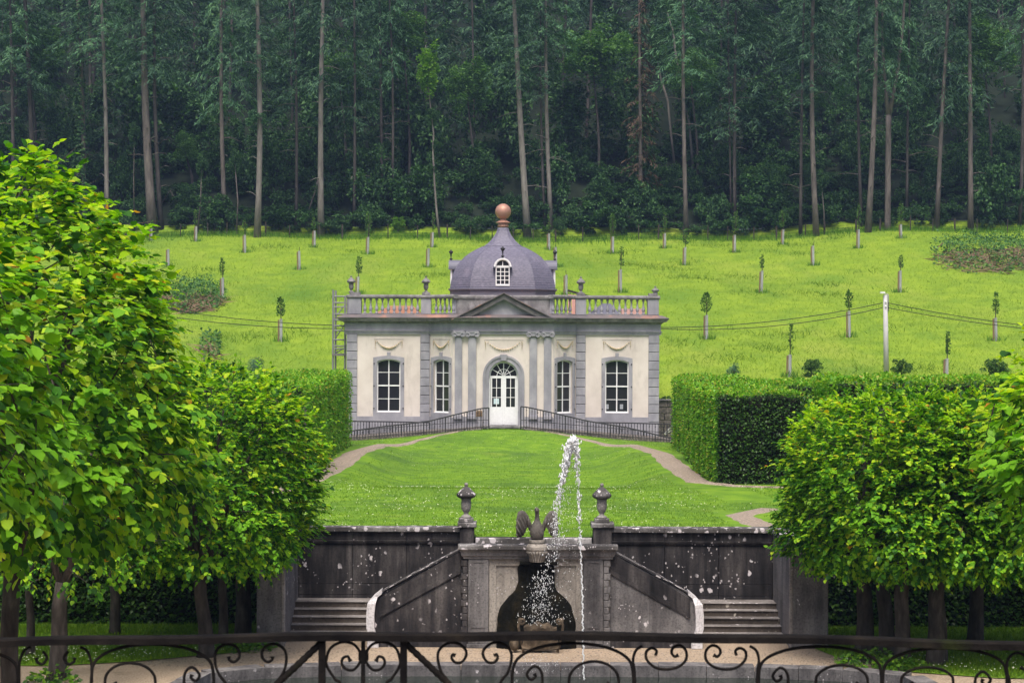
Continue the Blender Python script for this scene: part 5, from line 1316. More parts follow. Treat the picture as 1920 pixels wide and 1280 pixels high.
# the two tall blocks that frame the lawn, each of three buttressed lengths
hedge('tall clipped hedge block with dark front face beside the gravel bend', 6.68, 9.6, 65, 72.6, 1.8, 4.92, 34000, 31, .10, lit_side=.85, leaf='hedge_leaf_shaded')
hedge('buttress of clipped hedge midway along the lawn, dark cleft before it', 7.0, 9.8, 75.4, 80.2, 1.8, 4.98, 16000, 32, .105, lit_side=.85, leaf='hedge_leaf_shaded')
hedge('farthest clipped hedge buttress close to the rubble wall', 7.3, 9.9, 83.0, 90, 1.7, 5.05, 18000, 33, .105, lit_side=.85, leaf='hedge_leaf_shaded')
hedge('clipped hedge stepping forward beside the dark front face', 9.75, 22, 60.2, 64.6, 1.8, 5.45, 36000, 34, .11, faces='LFT', lit_side=.85)
hedge('long hedge top showing behind the stepped hedge under the meadow', 10.2, 34, 92, 95, 1.9, 4.75, 24000, 35, .13, faces='LFT', lit_side=.8)
hedge('short dark hedge wall between hedge block and meadow', 10.1, 13.6, 82.5, 84.5, 1.9, 4.86, 9000, 36, .12, faces='LFT')
hedge('bright clipped hedge block lining the lawn near the scaffold', -9.9, -7.35, 74, 90, 1.7, 5.15, 36000, 37, .11, lit_side=.85)
hedge('hedge arch pier with bare stem beside the dark opening', -8.0, -6.95, 66, 73.5, 1.7, 5.1, 18000, 38, .11, lit_side=.85)
hedge('clipped hedge lintel over the dark opening', -11.5, -8.02, 66.2, 69, 4.2, 5.1, 7000, 39, .12, faces='LFTR')
hedge('shadowed hedge wall beyond the hedge opening', -22, -10.1, 90.5, 93, 1.9, 4.85, 16000, 40, .13, faces='FTR')
hedge('hedge wall running back behind the lime crown', -22, -11.55, 62, 66, 1.7, 5.0, 15000, 41, .13, faces='FTR')
hedge('dark shady hedge behind the lime trunks at the soot-grey wall', -17, -5.55, 46.3, 47.6, 0, 2.7, 26000, 42, .11, False, faces='FTR', leaf='hedge_leaf_shaded')
hedge('dark shady hedge behind the lime trunks at the grey wall', 7.05, 17, 46.3, 47.6, 0, 2.6, 24000, 43, .11, False, faces='LFT', leaf='hedge_leaf_shaded')
hs = thing('hedge_stem', 'pale bare stem standing in the dark hedge opening', 'stem', (XX(572, 66), 66.1, 1.8))
obj('stem', MB().tube([(XX(572, 66), 66.05, 1.75), (XX(571, 66), 66.05, 3.2), (XX(573, 66), 66.05, 4.4)], [.06, .05, .045], 7), M['bark'], hs, True)
# ------------------------------------------------------------------ forest on the hill
def fir_crown(name, H, h0, R, nb, seed, droop=.5, dense=15, sz=.46):
    r = np.random.default_rng(seed); Pp, Tt, Nn, Ss = [], [], [], []
    for k in range(nb):
        z = h0 + (H - h0) * (k + r.random()) / nb; u = (z - h0) / (H - h0)
        L = R * (1 - u) ** .75 * r.uniform(.55, 1.1) * (.55 + .45 * min(1, u * 5 + .3)) + .3; a = r.uniform(0, 2 * PI)
        n = max(4, int(L * dense)); t = np.sort(r.random(n)) ** .8
        d = np.array((math.cos(a), math.sin(a), 0)); lat = np.array((-math.sin(a), math.cos(a), 0))
        rise = r.uniform(-.1, .22)
        p_ = d[None] * (L * t)[:, None] + np.array((0, 0, 1.)) * (z + L * (rise * t - droop * .55 * t ** 2))[:, None] + lat[None] * (r.normal(0, .16, n) * L * .45 * (1 - .4 * t))[:, None]
        p_[:, 2] -= np.abs(r.normal(0, .22, n))
        sd = np.where(r.random(n) < .5, 1., -1.)
        T = d[None] * .55 + lat[None] * (sd * .55)[:, None] + np.array((0, 0, -.55)) + r.normal(0, .28, (n, 3))
        Pp.append(p_); Tt.append(T); Nn.append(np.array((0, 0, 1.)) + r.normal(0, .5, (n, 3)) + d * .3); Ss.append(sz * r.uniform(.6, 1.4, n))
    return cards(name, np.concatenate(Pp), np.concatenate(Tt), np.concatenate(Nn), np.concatenate(Ss), SPRAY * np.array((.62, 1, 1)), SPRAY_F)
def bush_crown(name, rx, rz, n, seed, sz=.42, ncl=26, tri=False):
    "irregular crown: overlapping leaf clumps of many sizes, with stray shoots"
    r = np.random.default_rng(seed); c = unit(r.normal(0, 1, (ncl, 3))) * (r.random((ncl, 1)) ** .45) * .86
    c[:, 2] *= .9; w = r.uniform(.08, .30, ncl) * (1.15 - .5 * np.linalg.norm(c, axis=1)); i = r.choice(ncl, n, p=w ** 2 / (w ** 2).sum())
    o = unit(r.normal(0, 1, (n, 3))); o[:, 2] = np.where(r.random(n) < .72, np.abs(o[:, 2]), o[:, 2])
    q_ = c[i] + o * (w[i] * (1 - np.abs(r.normal(0, .22, n)) + (r.random(n) < .06) * r.uniform(0, .9, n)))[:, None]
    q_ = q_ * np.array((rx, rx, rz)); q_[:, 2] = np.maximum(q_[:, 2] + rz * .92, rz * -.05)
    T = unit(o * .7 + r.normal(0, .5, (n, 3)) + np.array((0, 0, -.3))); N = unit(o * .5 + np.array((0, 0, .8)) + r.normal(0, .4, (n, 3)))
    if tri: return cards(name, q_, T, N, sz * r.uniform(.6, 1.35, n), TRI * np.array((1.45, 1, 1)), TRI_F)
    return cards(name, q_, T, N, sz * r.uniform(.55, 1.25, n), OVAL * np.array((1.4, 1, 1)), OVAL_F)
firs = [fir_crown('crown', 34, 11, 4.6, 105, 51, .75), fir_crown('crown', 34, 15, 4.2, 95, 52, .9), fir_crown('crown', 34, 8, 4.8, 115, 53, .6), fir_crown('crown', 34, 18, 4.4, 80, 54, .9)]
mids = [bush_crown('crown', 4.2, 5.2, 9000, 61, .26, 50), bush_crown('crown', 3.6, 6.0, 9000, 62, .26, 50)]
smalls = [bush_crown('crown', 2.2, 1.6, 4200, 64, .20, 34), bush_crown('crown', 1.6, 1.9, 4000, 65, .19, 30), bush_crown('crown', 2.8, 1.5, 4600, 66, .20, 40)]
for k, me in enumerate(firs): me.materials.append(M['fir'] if k != 1 else M['fir_pale'])
for me in mids + smalls: me.materials.append(M['beech'])
def crown_obj(name, me, parent, loc, rotz, scale, mt=None):
    o = bpy.data.objects.new(name, me); COL.objects.link(o); o.parent = parent
    o.matrix_parent_inverse = Matrix.Translation(parent.location).inverted()
    o.location = tuple(float(a) for a in loc); o.rotation_euler = (0, 0, rotz); o.scale = scale; o['kind'] = 'stuff'
    if mt is not None:
        o.material_slots[0].link = 'OBJECT'; o.material_slots[0].material = mt
    return o
def trunk_tube(b, e, r0, r1, bend=0.0, n=9, sides=8):
    b, e = np.array(b, float), np.array(e, float); t = np.linspace(0, 1, n)
    pts = [b + (e - b) * u + np.array((bend * math.sin(PI * u * 1.5), 0, 0)) for u in t]
    return MB().tube(pts, [r0 * (1.25 if i == 0 else 1) * (1 - u) + r1 * u for i, u in enumerate(t)], sides)
# x base, y base, x high, y high, width px, bark, crown variant, label
FT = [
 (65, 392, 52, 120, 13, 'b', 2, 'dim fir trunk farthest towards the picture edge by the ivied tree'),
 (157, 400, 147, 80, 9, 'b', 0, 'fir trunk wrapped in green ivy from foot to crown'),
 (200, 428, 190, 10, 9, 'p', 1, 'slender pale fir trunk next to the ivied tree'),
 (287, 438, 270, 40, 17, 'b', 0, 'thick reddish brown fir trunk, stoutest in the wood'),
 (303, 430, 292, 60, 11, 'b', 3, 'brown fir trunk hugging the stoutest brown trunk'),
 (422, 425, 417, 120, 9, 'b', 1, 'brown larch trunk under a drooping pale bough'),
 (482, 445, 482, 30, 12, 'p', 0, 'straight pale fir trunk with a green tuft halfway up'),
 (555, 430, 552, 150, 8, 'b', 2, 'dim straight trunk between two pale fir trunks'),
 (602, 445, 605, 50, 12, 'p', 3, 'pale fir trunk with stubs, straight above the pavilion scaffold'),
 (664, 425, 664, 190, 8, 'b', 0, 'dark straight trunk behind the pale stubbed fir'),
 (716, 385, 712, 70, 8, 'b', 2, 'upper woodland trunk half hidden above the pavilion parapet'),
 (735, 395, 731, 100, 7, 'b', 1, 'thin upper woodland trunk beside the young bright tree'),
 (990, 447, 966, 40, 13, 'p', 0, 'pale fir trunk leaning over the copper ball'),
 (1034, 430, 1024, 20, 9, 'p', 1, 'pale fir trunk just behind the leaning one'),
 (1022, 425, 1016, 120, 7, 'b', 2, 'dark slim trunk between leaning fir and its pale neighbour'),
 (1287, 440, 1282, 100, 9, 'b', 1, 'grey trunk rising out of bushes past the dead brown fir'),
 (1378, 430, 1380, 20, 9, 'b', 0, 'straight dim fir trunk above the bushy wood edge'),
 (1371, 425, 1366, 150, 5, 'b', 2, 'very thin stem beside the dim fir above the bushes'),
 (1501, 443, 1507, 40, 8, 'b', 3, 'thin straight fir trunk, first of the close pair'),
 (1531, 443, 1526, 110, 11, 'b', 0, 'knobbly fir trunk, second of the close pair'),
 (1616, 425, 1612, 80, 8, 'b', 1, 'dim trunk between knobbly pair and the leaning firs'),
 (1627, 436, 1640, 90, 11, 'b', 3, 'fir trunk leaning towards the forked tree'),
 (1700, 415, 1704, 130, 7, 'b', 2, 'faint trunk just behind the forked tree'),
 (1756, 428, 1772, 140, 9, 'b', 3, 'fir trunk leaning away, beyond the forked tree'),
 (1820, 434, 1818, 20, 10, 'b', 0, 'tall brown fir trunk near the brush bank'),
 (1912, 425, 1915, 60, 9, 'b', 1, 'shaded fir trunk at the far edge above the brush bank'),
 (25, 400, 20, 100, 9, 'b', 1, 'faint trunk at the picture corner above the largest leaves'),
]
random.seed(5)
for k, (x0, y0, x1, y1, w, bk, cv, lab) in enumerate(FT):
    gx, gy, gz_ = hit(x0, y0)
    hi = P(x1, y1, gy); b = np.array((gx, gy, gz_ - .4)); d = (hi - b); L = 34.0
    e = b + d / d[2] * L; r0 = w / F * gy / 2 * 1.05
    t = thing('fir_tree', lab, 'tree', b, 'tall firs along the wood edge')
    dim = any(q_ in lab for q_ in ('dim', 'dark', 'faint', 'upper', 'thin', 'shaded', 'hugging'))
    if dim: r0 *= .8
    obj('trunk', trunk_tube(b, e, r0, r0 * .35, random.uniform(-.3, .3)), M['trunk_pale' if bk == 'p' else 'trunk_shaded' if dim else 'trunk_brown'], t, True)
    c0 = [11, 15, 8, 18][cv]
    hc = b + d / d[2] * 17
    # visible crown start: scale the variant so its lowest boughs sit where the photograph shows them
    start = (np.interp(y1 + random.uniform(60, 130), [0, 440], [24, 0])); start = max(8, min(20, start)); scz = (34 - start) / (34 - c0)
    crown_obj('crown', firs[cv], t, (hc[0], hc[1], b[2] + 34 - 34 * scz), random.uniform(0, 6.28), (random.uniform(.85, 1.15),) * 2 + (scz,))
    for j in range(9):
        u = random.uniform(.12, .5); p_ = b + (e - b) * u; a = random.uniform(0, 6.28); ln = random.uniform(.5, 2.6)
        q_ = p_ + np.array((math.cos(a) * ln, math.sin(a) * ln, random.uniform(-.5, .5)))
        obj('dead_branch', MB().tube([p_, (p_ + q_) / 2 + (0, 0, .15), q_], [.05, .035, .012], 4), M['trunk_pale' if bk == 'p' else 'trunk_brown'], t)
    if 'ivy' in lab or 'ivied' in lab and 'wrapped' in lab:
        pass
    if 'wrapped' in lab:
        n = 1800; u = rng.random(n) ** 1.0 * .62; a = rng.uniform(0, 6.28, n); rad = .28 + .22 * rng.random(n) + .12 * np.sin(u * 40)
        pp = b[None] + (e - b)[None] * u[:, None] + np.column_stack([np.cos(a) * rad, np.sin(a) * rad, a * 0])
        o = link('ivy', cards('ivy', pp, np.column_stack([np.cos(a), np.sin(a), a * 0 - .8]), np.column_stack([np.cos(a), np.sin(a), a * 0 + .5]), rng.uniform(.18, .34, n), OVAL * np.array((1.6, 1, 1)), OVAL_F), M['beech'], t); o['kind'] = 'stuff'
    if 'tuft' in lab:
        crown_obj('bough_tuft', smalls[1], t, P(478, 245, gy), 1.0, (.75, .75, .6), M['fir_pale'])
# forked trunk
gx, gy, gz_ = hit(1664, 432); b = np.array((gx, gy, gz_ - .4)); fk = P(1666, 216, gy)
t = thing('fir_tree', 'forked fir trunk splitting in two halfway up', 'tree', b, 'tall firs along the wood edge')
obj('trunk', trunk_tube(b, fk, .30, .27), M['trunk_brown'], t, True)
for e in (P(1661, 120, gy), P(1679, 110, gy)):
    e2 = fk + (e - fk) * 3.6; obj('fork', trunk_tube(fk - (0, 0, .3), e2, .19, .06, (.35 if e[0] > fk[0] else -.2)), M['trunk_brown'], t, True)
crown_obj('crown', firs[1], t, (gx, gy, gz_ - 2), 2.0, (1, 1, 1))
# dead brown fir
gx, gy, gz_ = hit(1202, 418); b = np.array((gx, gy, gz_ - .4))
t = thing('dead_fir', 'dead brown fir with withered needles down its stem', 'tree', b)
obj('trunk', trunk_tube(b, P(1198, -40, gy), .24, .08), M['trunk_brown'], t, True)
dm = fir_crown('crown', 24, 4.5, 2.0, 95, 71, .9, 14, .5); dm.materials.append(M['fir_dead'])
crown_obj('crown', dm, t, b, 0, (1, 1, 1))
# young bright tree with a crooked pale stem
gx, gy, gz_ = hit(824, 446); b = np.array((gx, gy, gz_ - .3))
t = thing('young_tree', 'young tree with crooked thin stem and bright green top', 'tree', b)
st = [P(px, py, gy) for px, py in ((825, 449), (819, 400), (815, 350), (812, 290), (813, 250), (806, 190), (800, 130), (798, 85))]
obj('stem', MB().tube(st, [.13, .11, .10, .09, .08, .06, .05, .03], 7), M['trunk_pale'], t, True)
yt = bush_crown('crown', 1.3, 3.6, 2600, 72, .24, 40); yt.materials.append(M['beech_pale'])
crown_obj('crown', yt, t, P(801, 200, gy), 0, (1, 1, 1))
for px, py, s in ((812, 235, .5), (818, 285, .35), (808, 330, .35)): crown_obj('side_shoots', smalls[1], t, P(px, py, gy), 1, (s, s, s), M['beech'])
# leaning poles and curved saplings inside the edge
for (a, b_, c, r_, lab) in (((298, 390), (318, 340), (345, 405), .09, 'dead pole leaning from the stoutest trunk'), ((572, 415), (592, 360), (604, 300), .09, 'thin stem leaning across to the pale stubbed fir'), ((443, 446), (448, 380), (440, 300), .09, 'thin curved stem near the straight pale fir'), ((370, 440), (377, 380), (378, 310), .08, 'thin crooked stem between brown trunk and larch'), ((1545, 445), (1546, 400), (1540, 340), .06, 'wiry stem beside the knobbly trunk'), ((252, 430), (250, 330), (252, 250), .06, 'thin bare stem next to the stoutest brown trunk')):
    gx, gy, gz_ = hit(a[0], min(a[1], 440)); t = thing('thin_stem', lab, 'stem', (gx, gy, gz_), 'thin stems in the wood edge')
    obj('stem', MB().tube([P(*a, gy), (P(*a, gy) + P(*c, gy)) / 2 * .3 + P(*b_, gy) * .7, P(*c, gy)], [r_, r_ * .8, r_ * .3], 6), M['trunk_brown'], t, True)
    crown_obj('foliage', smalls[1], t, P(*c, gy) - (0, 0, 1.2), 1, (.45, .45, .7))
# pale twisted stems above the dead fir
for i, (pts, lab) in enumerate((([(1292, 230), (1278, 170), (1268, 110), (1262, 60), (1250, 20)], 'twisted pale birch stem high in the wood'), ([(1258, 250), (1252, 190), (1240, 150), (1232, 110)], 'second twisted pale stem beside the dead fir'))):
    dpt = 204.0; pts = [P(*q_, dpt) for q_ in pts]; x_, y_ = pts[0][0], pts[0][1]; base = np.array((x_ + .5, y_, float(gz(x_, y_)) - .3))
    t = thing('birch_tree', lab, 'tree', base, 'pale birches high in the wood')
    obj('stem', MB().tube([base] + pts, [.14] + [.12] * (len(pts) - 1) + [.03], 7), M['trunk_pale'], t, True)
    crown_obj('crown', mids[1], t, pts[-1] - (0, 0, 2), i, (.4, .4, .5), M['beech'])
# lighter broadleaf trees standing among the firs
for i, (px, py, rp, lab) in enumerate(((60, 95, 75, 'pale broadleaf crown high at the corner beside the ivied fir'), (352, 285, 38, 'small pale broadleaf crown deep between brown trunk and larch'), (760, 60, 60, 'broadleaf crown above the bright young tree'), (880, 170, 60, 'broadleaf crown over the dome against dark firs'), (1115, 105, 85, 'wide pale broadleaf crown past the leaning fir'), (1300, 150, 60, 'pale broadleaf crown beyond the dead brown fir'), (1440, 340, 55, 'spreading broadleaf crown low under the dim fir'), (1850, 110, 75, 'broadleaf crown by the tall brown fir near the brush bank'), (640, 130, 50, 'broadleaf crown beside the pale stubbed fir'))):
    y_ = 199.0 + i % 3; c_ = P(px, py, y_); g_ = float(gz(c_[0], y_)); t = thing('broadleaf_tree', lab, 'tree', (c_[0], y_, g_), 'broadleaf trees among the firs')
    obj('trunk', trunk_tube((c_[0] + .4, y_, g_ - .4), c_, .17, .07, .2), M['trunk_shaded'], t, True)
    rr_ = rp / F * y_; crown_obj('crown', mids[i % 2], t, c_ - (0, 0, rr_ * .95), i * 1.1, (rr_ / 4.0,) * 2 + (rr_ / 5.4,), M['beech_mid'])
# bushes at the wood edge that stand out
random.seed(9)
for i, (px, py, wpx, hpx, mt, lab) in enumerate((
  (745, 436, 34, 34, 'beech_pale', 'small pale green bush at the fence under the dark wood'), (1110, 440, 70, 70, 'beech', 'bushy shrub at the fence just past the leaning fir'),
  (1075, 430, 60, 60, 'beech', 'shrub crowding the pale fir behind the leaning one'), (1205, 425, 70, 90, 'beech', 'leafy shrub hiding the foot of the dead brown fir'), (1165, 440, 50, 55, 'beech', 'rounded shrub between dead fir and the fence saplings'),
  (690, 430, 60, 60, 'beech', 'dark shrub at the fence above the scaffold corner urn'), (640, 440, 45, 32, 'beech', 'low shrub beside the pale stubbed fir foot'), (1420, 430, 90, 110, 'beech', 'broad leafy shrub under the dim fir'),
  (1340, 430, 80, 80, 'beech', 'wide shrub next to the grey trunk in the bushes'), (400, 435, 80, 75, 'beech', 'dark shrub filling the gap before the straight pale fir'), (520, 432, 60, 55, 'beech', 'dark shrub between the straight pale fir and its dim neighbour'),
  (880, 440, 60, 45, 'beech', 'shrub behind the dome between young tree and leaning fir'), (1050, 448, 30, 36, 'beech', 'small shrub by the fence at the leaning fir foot'), (780, 425, 90, 120, 'beech', 'tall shrub screening the wood behind the young tree'),
  (380, 330, 55, 55, 'beech', 'leafy branch mass lit up in the dark wood by the larch'), (1860, 430, 100, 130, 'beech', 'dark evergreen shrub above the brush bank'))):
    gx, gy, gz_ = hit(px, min(py, 442)); t = thing('woodland_shrub', lab, 'shrub', (gx, gy, gz_), 'shrubs along the wood edge')
    v_ = i % 3; sx = wpx / F * gy / [4.4, 3.2, 5.6][v_] * 1.15; sz_ = hpx / F * gy / [3.2, 3.8, 3.0][v_] * 1.1
    base_z = gz_ - .2 if py > 400 else P(px, py, gy)[2]
    crown_obj('foliage', smalls[v_], t, (gx, gy, base_z), i * 1.3, (sx, sx, sz_), M[mt])
    obj('stem', MB().tube([(gx, gy, gz_ - .3), (gx + .1, gy, base_z + .5)], [.08, .05], 5), M['trunk_brown'], t)
# the wood behind: one mass
random.seed(21)
def merged(name, items, mt, label):
    V, C, I = [], [], []
    cache = {}
    for me, (x, y, z), rz, (sx, sz_) in items:
        if me.name not in cache: cache[me.name] = raw(me)
        v, c, i = cache[me.name]; ca, sa = math.cos(rz), math.sin(rz)
        V.append(np.column_stack([(v[:, 0] * ca - v[:, 1] * sa) * sx + x, (v[:, 0] * sa + v[:, 1] * ca) * sx + y, v[:, 2] * sz_ + z]).astype(np.float32)); C.append(c); I.append(i)
    o = link(name, cat_mesh(name, V, C, I), mt); tag(o, label, 'woodland', kind='stuff'); return o
fl = [fir_crown('far', 34, 7, 4.4, 70, 81, .7, 9.0, .68), fir_crown('far', 34, 12, 4.2, 62, 82, .8, 9.0, .68), fir_crown('far', 34, 3, 4.8, 75, 83, .6, 9.0, .68)]
ml = [bush_crown('far', 4.4, 5.0, 4000, 84, .40, 45, True), bush_crown('far', 3.8, 6.2, 4000, 85, .40, 45, True)]
it = []
for row, y in enumerate((207, 215, 224, 234, 246, 260, 276)):
    hw = y * .32 + 4; x = -hw + random.uniform(0, 5)
    while x < hw:
        yy = y + random.uniform(-4, 4); it.append((random.choice(fl), (x, yy, float(gz(x, yy)) - 1), random.uniform(0, 6), (random.uniform(.85, 1.2), random.uniform(.7, 1.05)))); x += random.uniform(5.0, 8.5)
merged('wood_conifers', it, M['fir'], 'dark mass of firs filling the hillside behind')
it = []
for y, st_ in ((196.5, 6), (201, 5.5), (206, 6), (213, 7.5), (222, 8), (233, 9), (248, 10), (266, 12)):
    hw = y * .272 + 4; x = -hw + random.uniform(0, 5)
    while x < hw:
        yy = y + random.uniform(-3, 3); s = random.uniform(.45, 1.05) * (.62 if y < 203 else 1)
        it.append((random.choice(ml), (x, yy, float(gz(x, yy)) - .5), random.uniform(0, 6), (s, s * random.uniform(.8, 1.5)))); x += random.uniform(.6, 1.3) * st_
merged('wood_understorey', it, M['beech'], 'dark broadleaf understorey filling gaps between the firs')
it = []
sl = [bush_crown('low', 2.4, 1.6, 1300, 86, .27, 24, True), bush_crown('low', 1.8, 2.0, 1300, 87, .27, 24, True)]
x = -56.0
while x < 56:
    for y_a, y_b in ((190.5, 193), (193, 197), (197, 202), (202, 209)):
        yy = random.uniform(y_a, y_b); s = random.uniform(.25, .7) * (1.25 if y_a > 195 else 1); xx = x + random.uniform(-1, 1)
        it.append((random.choice(sl), (xx, yy, float(gz(xx, yy)) - .2), random.uniform(0, 6), (s * 1.4, s * random.uniform(.7, 1.6))))
    x += random.uniform(.7, 1.6)
merged('edge_undergrowth', it, M['beech'], 'low tangled undergrowth along the foot of the wood')
tm = MB()
for k in range(34):
    y = random.uniform(204, 245); x = random.uniform(-1, 1) * (y * .265); z = float(gz(x, y)); r_ = random.uniform(.10, .22); lx_ = random.uniform(-1, 1)
    tm.tube([(x, y, z - .5), (x + lx_, y, z + 26)], [r_, r_ * .6], 5)
o = obj('wood_trunks', tm, M['trunk_shaded']); tag(o, 'faint far trunks deep inside the wood', 'woodland', kind='stuff')

# ------------------------------------------------------------------ field fence at the wood edge
ff_ = thing('field_fence', 'wire stock fence on dark posts along the wood edge', 'fence', (0, 188.5, gz(0, 188.5)))
px = 236; prev = []
while px < 1935:
    gx, gy = XX(px, 188.5), 188.5 + random.uniform(-.2, .2); z = float(gz(gx, gy)); h = random.uniform(1.15, 1.45)
    big = random.random() < .35
    obj('post', MB().tube([(gx, gy, z - .2), (gx + random.uniform(-.06, .06), gy, z + h)], .085 if big else .05, 6), M['bark'], ff_)
    prev.append((gx, gy, z)); px += random.uniform(34, 58)
for h in (.25, .5, .75, 1.0, 1.15): obj('wire', MB().tube([(a, b, c + h) for a, b, c in prev], .012, 3), M['iron_far'], ff_)

p = np.column_stack([rng.uniform(-52, 52, 26000), 190.5 - np.abs(rng.normal(0, 1.6, 26000))])
blades('rank_grass', p, gz(p[:, 0], p[:, 1]) - .05, .5, M['beech_pale'], 'taller rank grass along the stock fence', 'grass', .35, .6)
# ------------------------------------------------------------------ saplings in tree guards
SAP = [ # x, tube top, tube base, crown top, crown width, label
 (284, 428, 450, 415, 5, 'bare-topped sapling guard at the foot of the stoutest brown trunk'),
 (316, 467, 500, 0, 0, 'crownless grey tree guard above the bramble patch'),
 (368, 424, 452, 396, 7, 'fence-row sapling guard between bramble patch and larch trunk'),
 (418, 520, 562, 487, 9, 'guarded sapling with narrow dark top at the bramble patch edge'),
 (460, 440, 473, 416, 12, 'guarded sapling with sparse top beside the straight pale fir foot'),
 (562, 470, 505, 462, 3, 'crownless grey tree guard midway between pale fir and scaffold'),
 (527, 598, 640, 562, 20, 'low guarded sapling with round top crossed by the wires'),
 (590, 432, 463, 410, 8, 'guarded sapling at the foot of the pale stubbed fir'),
 (671, 518, 550, 485, 14, 'guarded sapling with round top peeping over the parapet corner urn'),
 (690, 444, 476, 402, 16, 'guarded sapling with feathery top above the parapet at the fence'),
 (803, 465, 500, 0, 0, 'crownless grey tree guard near the dome'),
 (811, 435, 463, 402, 8, 'guarded sapling with twiggy top at the crooked young tree'),
 (1030, 437, 468, 405, 5, 'guarded sapling with spiky top by the leaning fir'),
 (1043, 463, 500, 457, 4, 'grey tree guard touching the dome finial'),
 (1062, 515, 552, 505, 3, 'thin pale tree guard just beyond the dome'),
 (1149, 443, 475, 404, 16, 'guarded sapling with forked top on the fence row past the dome'),
 (1164, 505, 548, 468, 9, 'guarded sapling with narrow leafy top above the balustrade'),
 (1247, 437, 465, 400, 7, 'guarded sapling with thin top at the grey trunk in bushes'),
 (1284, 463, 497, 432, 13, 'guarded sapling with V-shaped top past the parapet corner'),
 (1378, 440, 473, 400, 13, 'guarded sapling with oval top under the dim fir trunk'),
 (1428, 507, 548, 480, 8, 'guarded sapling with tiny top in the middle of the slope'),
 (1468, 430, 458, 398, 15, 'guarded sapling with fan top under the broad shrub'),
 (1525, 460, 497, 450, 3, 'nearly crownless tree guard below the knobbly pair'),
 (1593, 583, 632, 548, 17, 'tall guarded sapling crossed by the wires near the pole'),
 (1610, 430, 465, 386, 9, 'guarded sapling with narrow top at the leaning fir pair'),
 (1690, 420, 446, 385, 14, 'guarded sapling with bushy top past the forked trunk'),
 (1688, 507, 548, 482, 9, 'guarded sapling with slim top above the utility pole lamp'),
 (1325, 590, 635, 553, 28, 'guarded sapling with wide spreading top near the pavilion wire'),
 (1481, 665, 706, 615, 6, 'low wooden-looking guard with wispy stem behind the hedge'),
 (1775, 672, 712, 628, 11, 'low guarded sapling between pole and edge bushes'),
 (1868, 595, 638, 553, 13, 'guarded sapling on the wires near the picture edge'),
]
random.seed(33)
for k, (px, t0, t1, ct, cw, lab) in enumerate(SAP):
    gx, gy, gz_ = hit(px, t1 + 1); s = gy / F; ht = (t1 - t0) * s
    t = thing('guarded_sapling', lab, 'sapling', (gx, gy, gz_), 'young trees in guards on the meadow')
    lean = random.uniform(-.05, .05)
    obj('guard_tube', MB().tube([(gx, gy, gz_ - .1), (gx + lean, gy, gz_ + ht)], [.10, .095], 9), M['guard'], t)
    obj('stake', MB().tube([(gx - .17, gy - .02, gz_ - .1), (gx - .16 + lean, gy - .02, gz_ + ht * .97)], .055, 6), M['stake'], t)
    obj('collar', MB().lathe([(.10, 0), (.112, .03), (.10, .06)], gx + lean, gy, 8, gz_ + ht - .05), M['guard'], t)
    if ct:
        H = (t0 - ct) * s; top = (gx + lean + random.uniform(-.1, .1), gy, gz_ + ht + H)
        obj('stem', MB().tube([(gx + lean, gy, gz_ + ht - .1), top], [.035, .015], 5), M['bark'], t)
        if cw >= 5:
            tw_ = MB()
            for j in range(5):
                a_ = random.uniform(0, 6.28); h_ = H * random.uniform(.25, .7); w_ = cw * s / 2 * random.uniform(.5, 1)
                tw_.tube([(gx + lean, gy, gz_ + ht + h_ * .8), (gx + lean + w_ * math.cos(a_), gy + w_ * math.sin(a_) * .5, gz_ + ht + h_ + H * .25)], [.016, .007], 4)
            obj('twigs', tw_, M['bark'], t)
            w = cw * s / 2 * .72; n = int(36 + cw * 9); r = np.random.default_rng(k); u = r.random(n); a = r.uniform(0, 6.28, n)
            rad = w * np.sqrt(r.random(n)) * np.sin(PI * np.clip(u * .85 + .15, 0, 1)) ** .6
            pp = np.column_stack([top[0] + rad * np.cos(a), gy + rad * np.sin(a), top[2] - H * .85 + H * .95 * u])
            o = link('foliage', cards('foliage', pp, np.column_stack([np.cos(a) * .7, np.sin(a) * .7, r.normal(.8, .5, n)]), r.normal(0, 1, (n, 3)), r.uniform(.09, .22, n), OVAL * np.array((.9, 1, 1)), OVAL_F), M['sapling_leaf'], t); o['kind'] = 'stuff'
    # rank grass round the guard's foot
    n = 60; a = rng.uniform(0, 6.28, n); rad = .6 * np.sqrt(rng.random(n))
    o = link('grass_tuft', cards('grass_tuft', np.column_stack([gx + rad * np.cos(a), gy + rad * np.sin(a) * .6, np.full(n, gz_ - .02)]), np.column_stack([rng.normal(0, .3, n), rng.normal(0, .3, n), np.ones(n)]), rng.normal(0, 1, (n, 3)), rng.uniform(.25, .55, n), BLADE, BLADE_F), M['beech_pale'], t); o['kind'] = 'stuff'
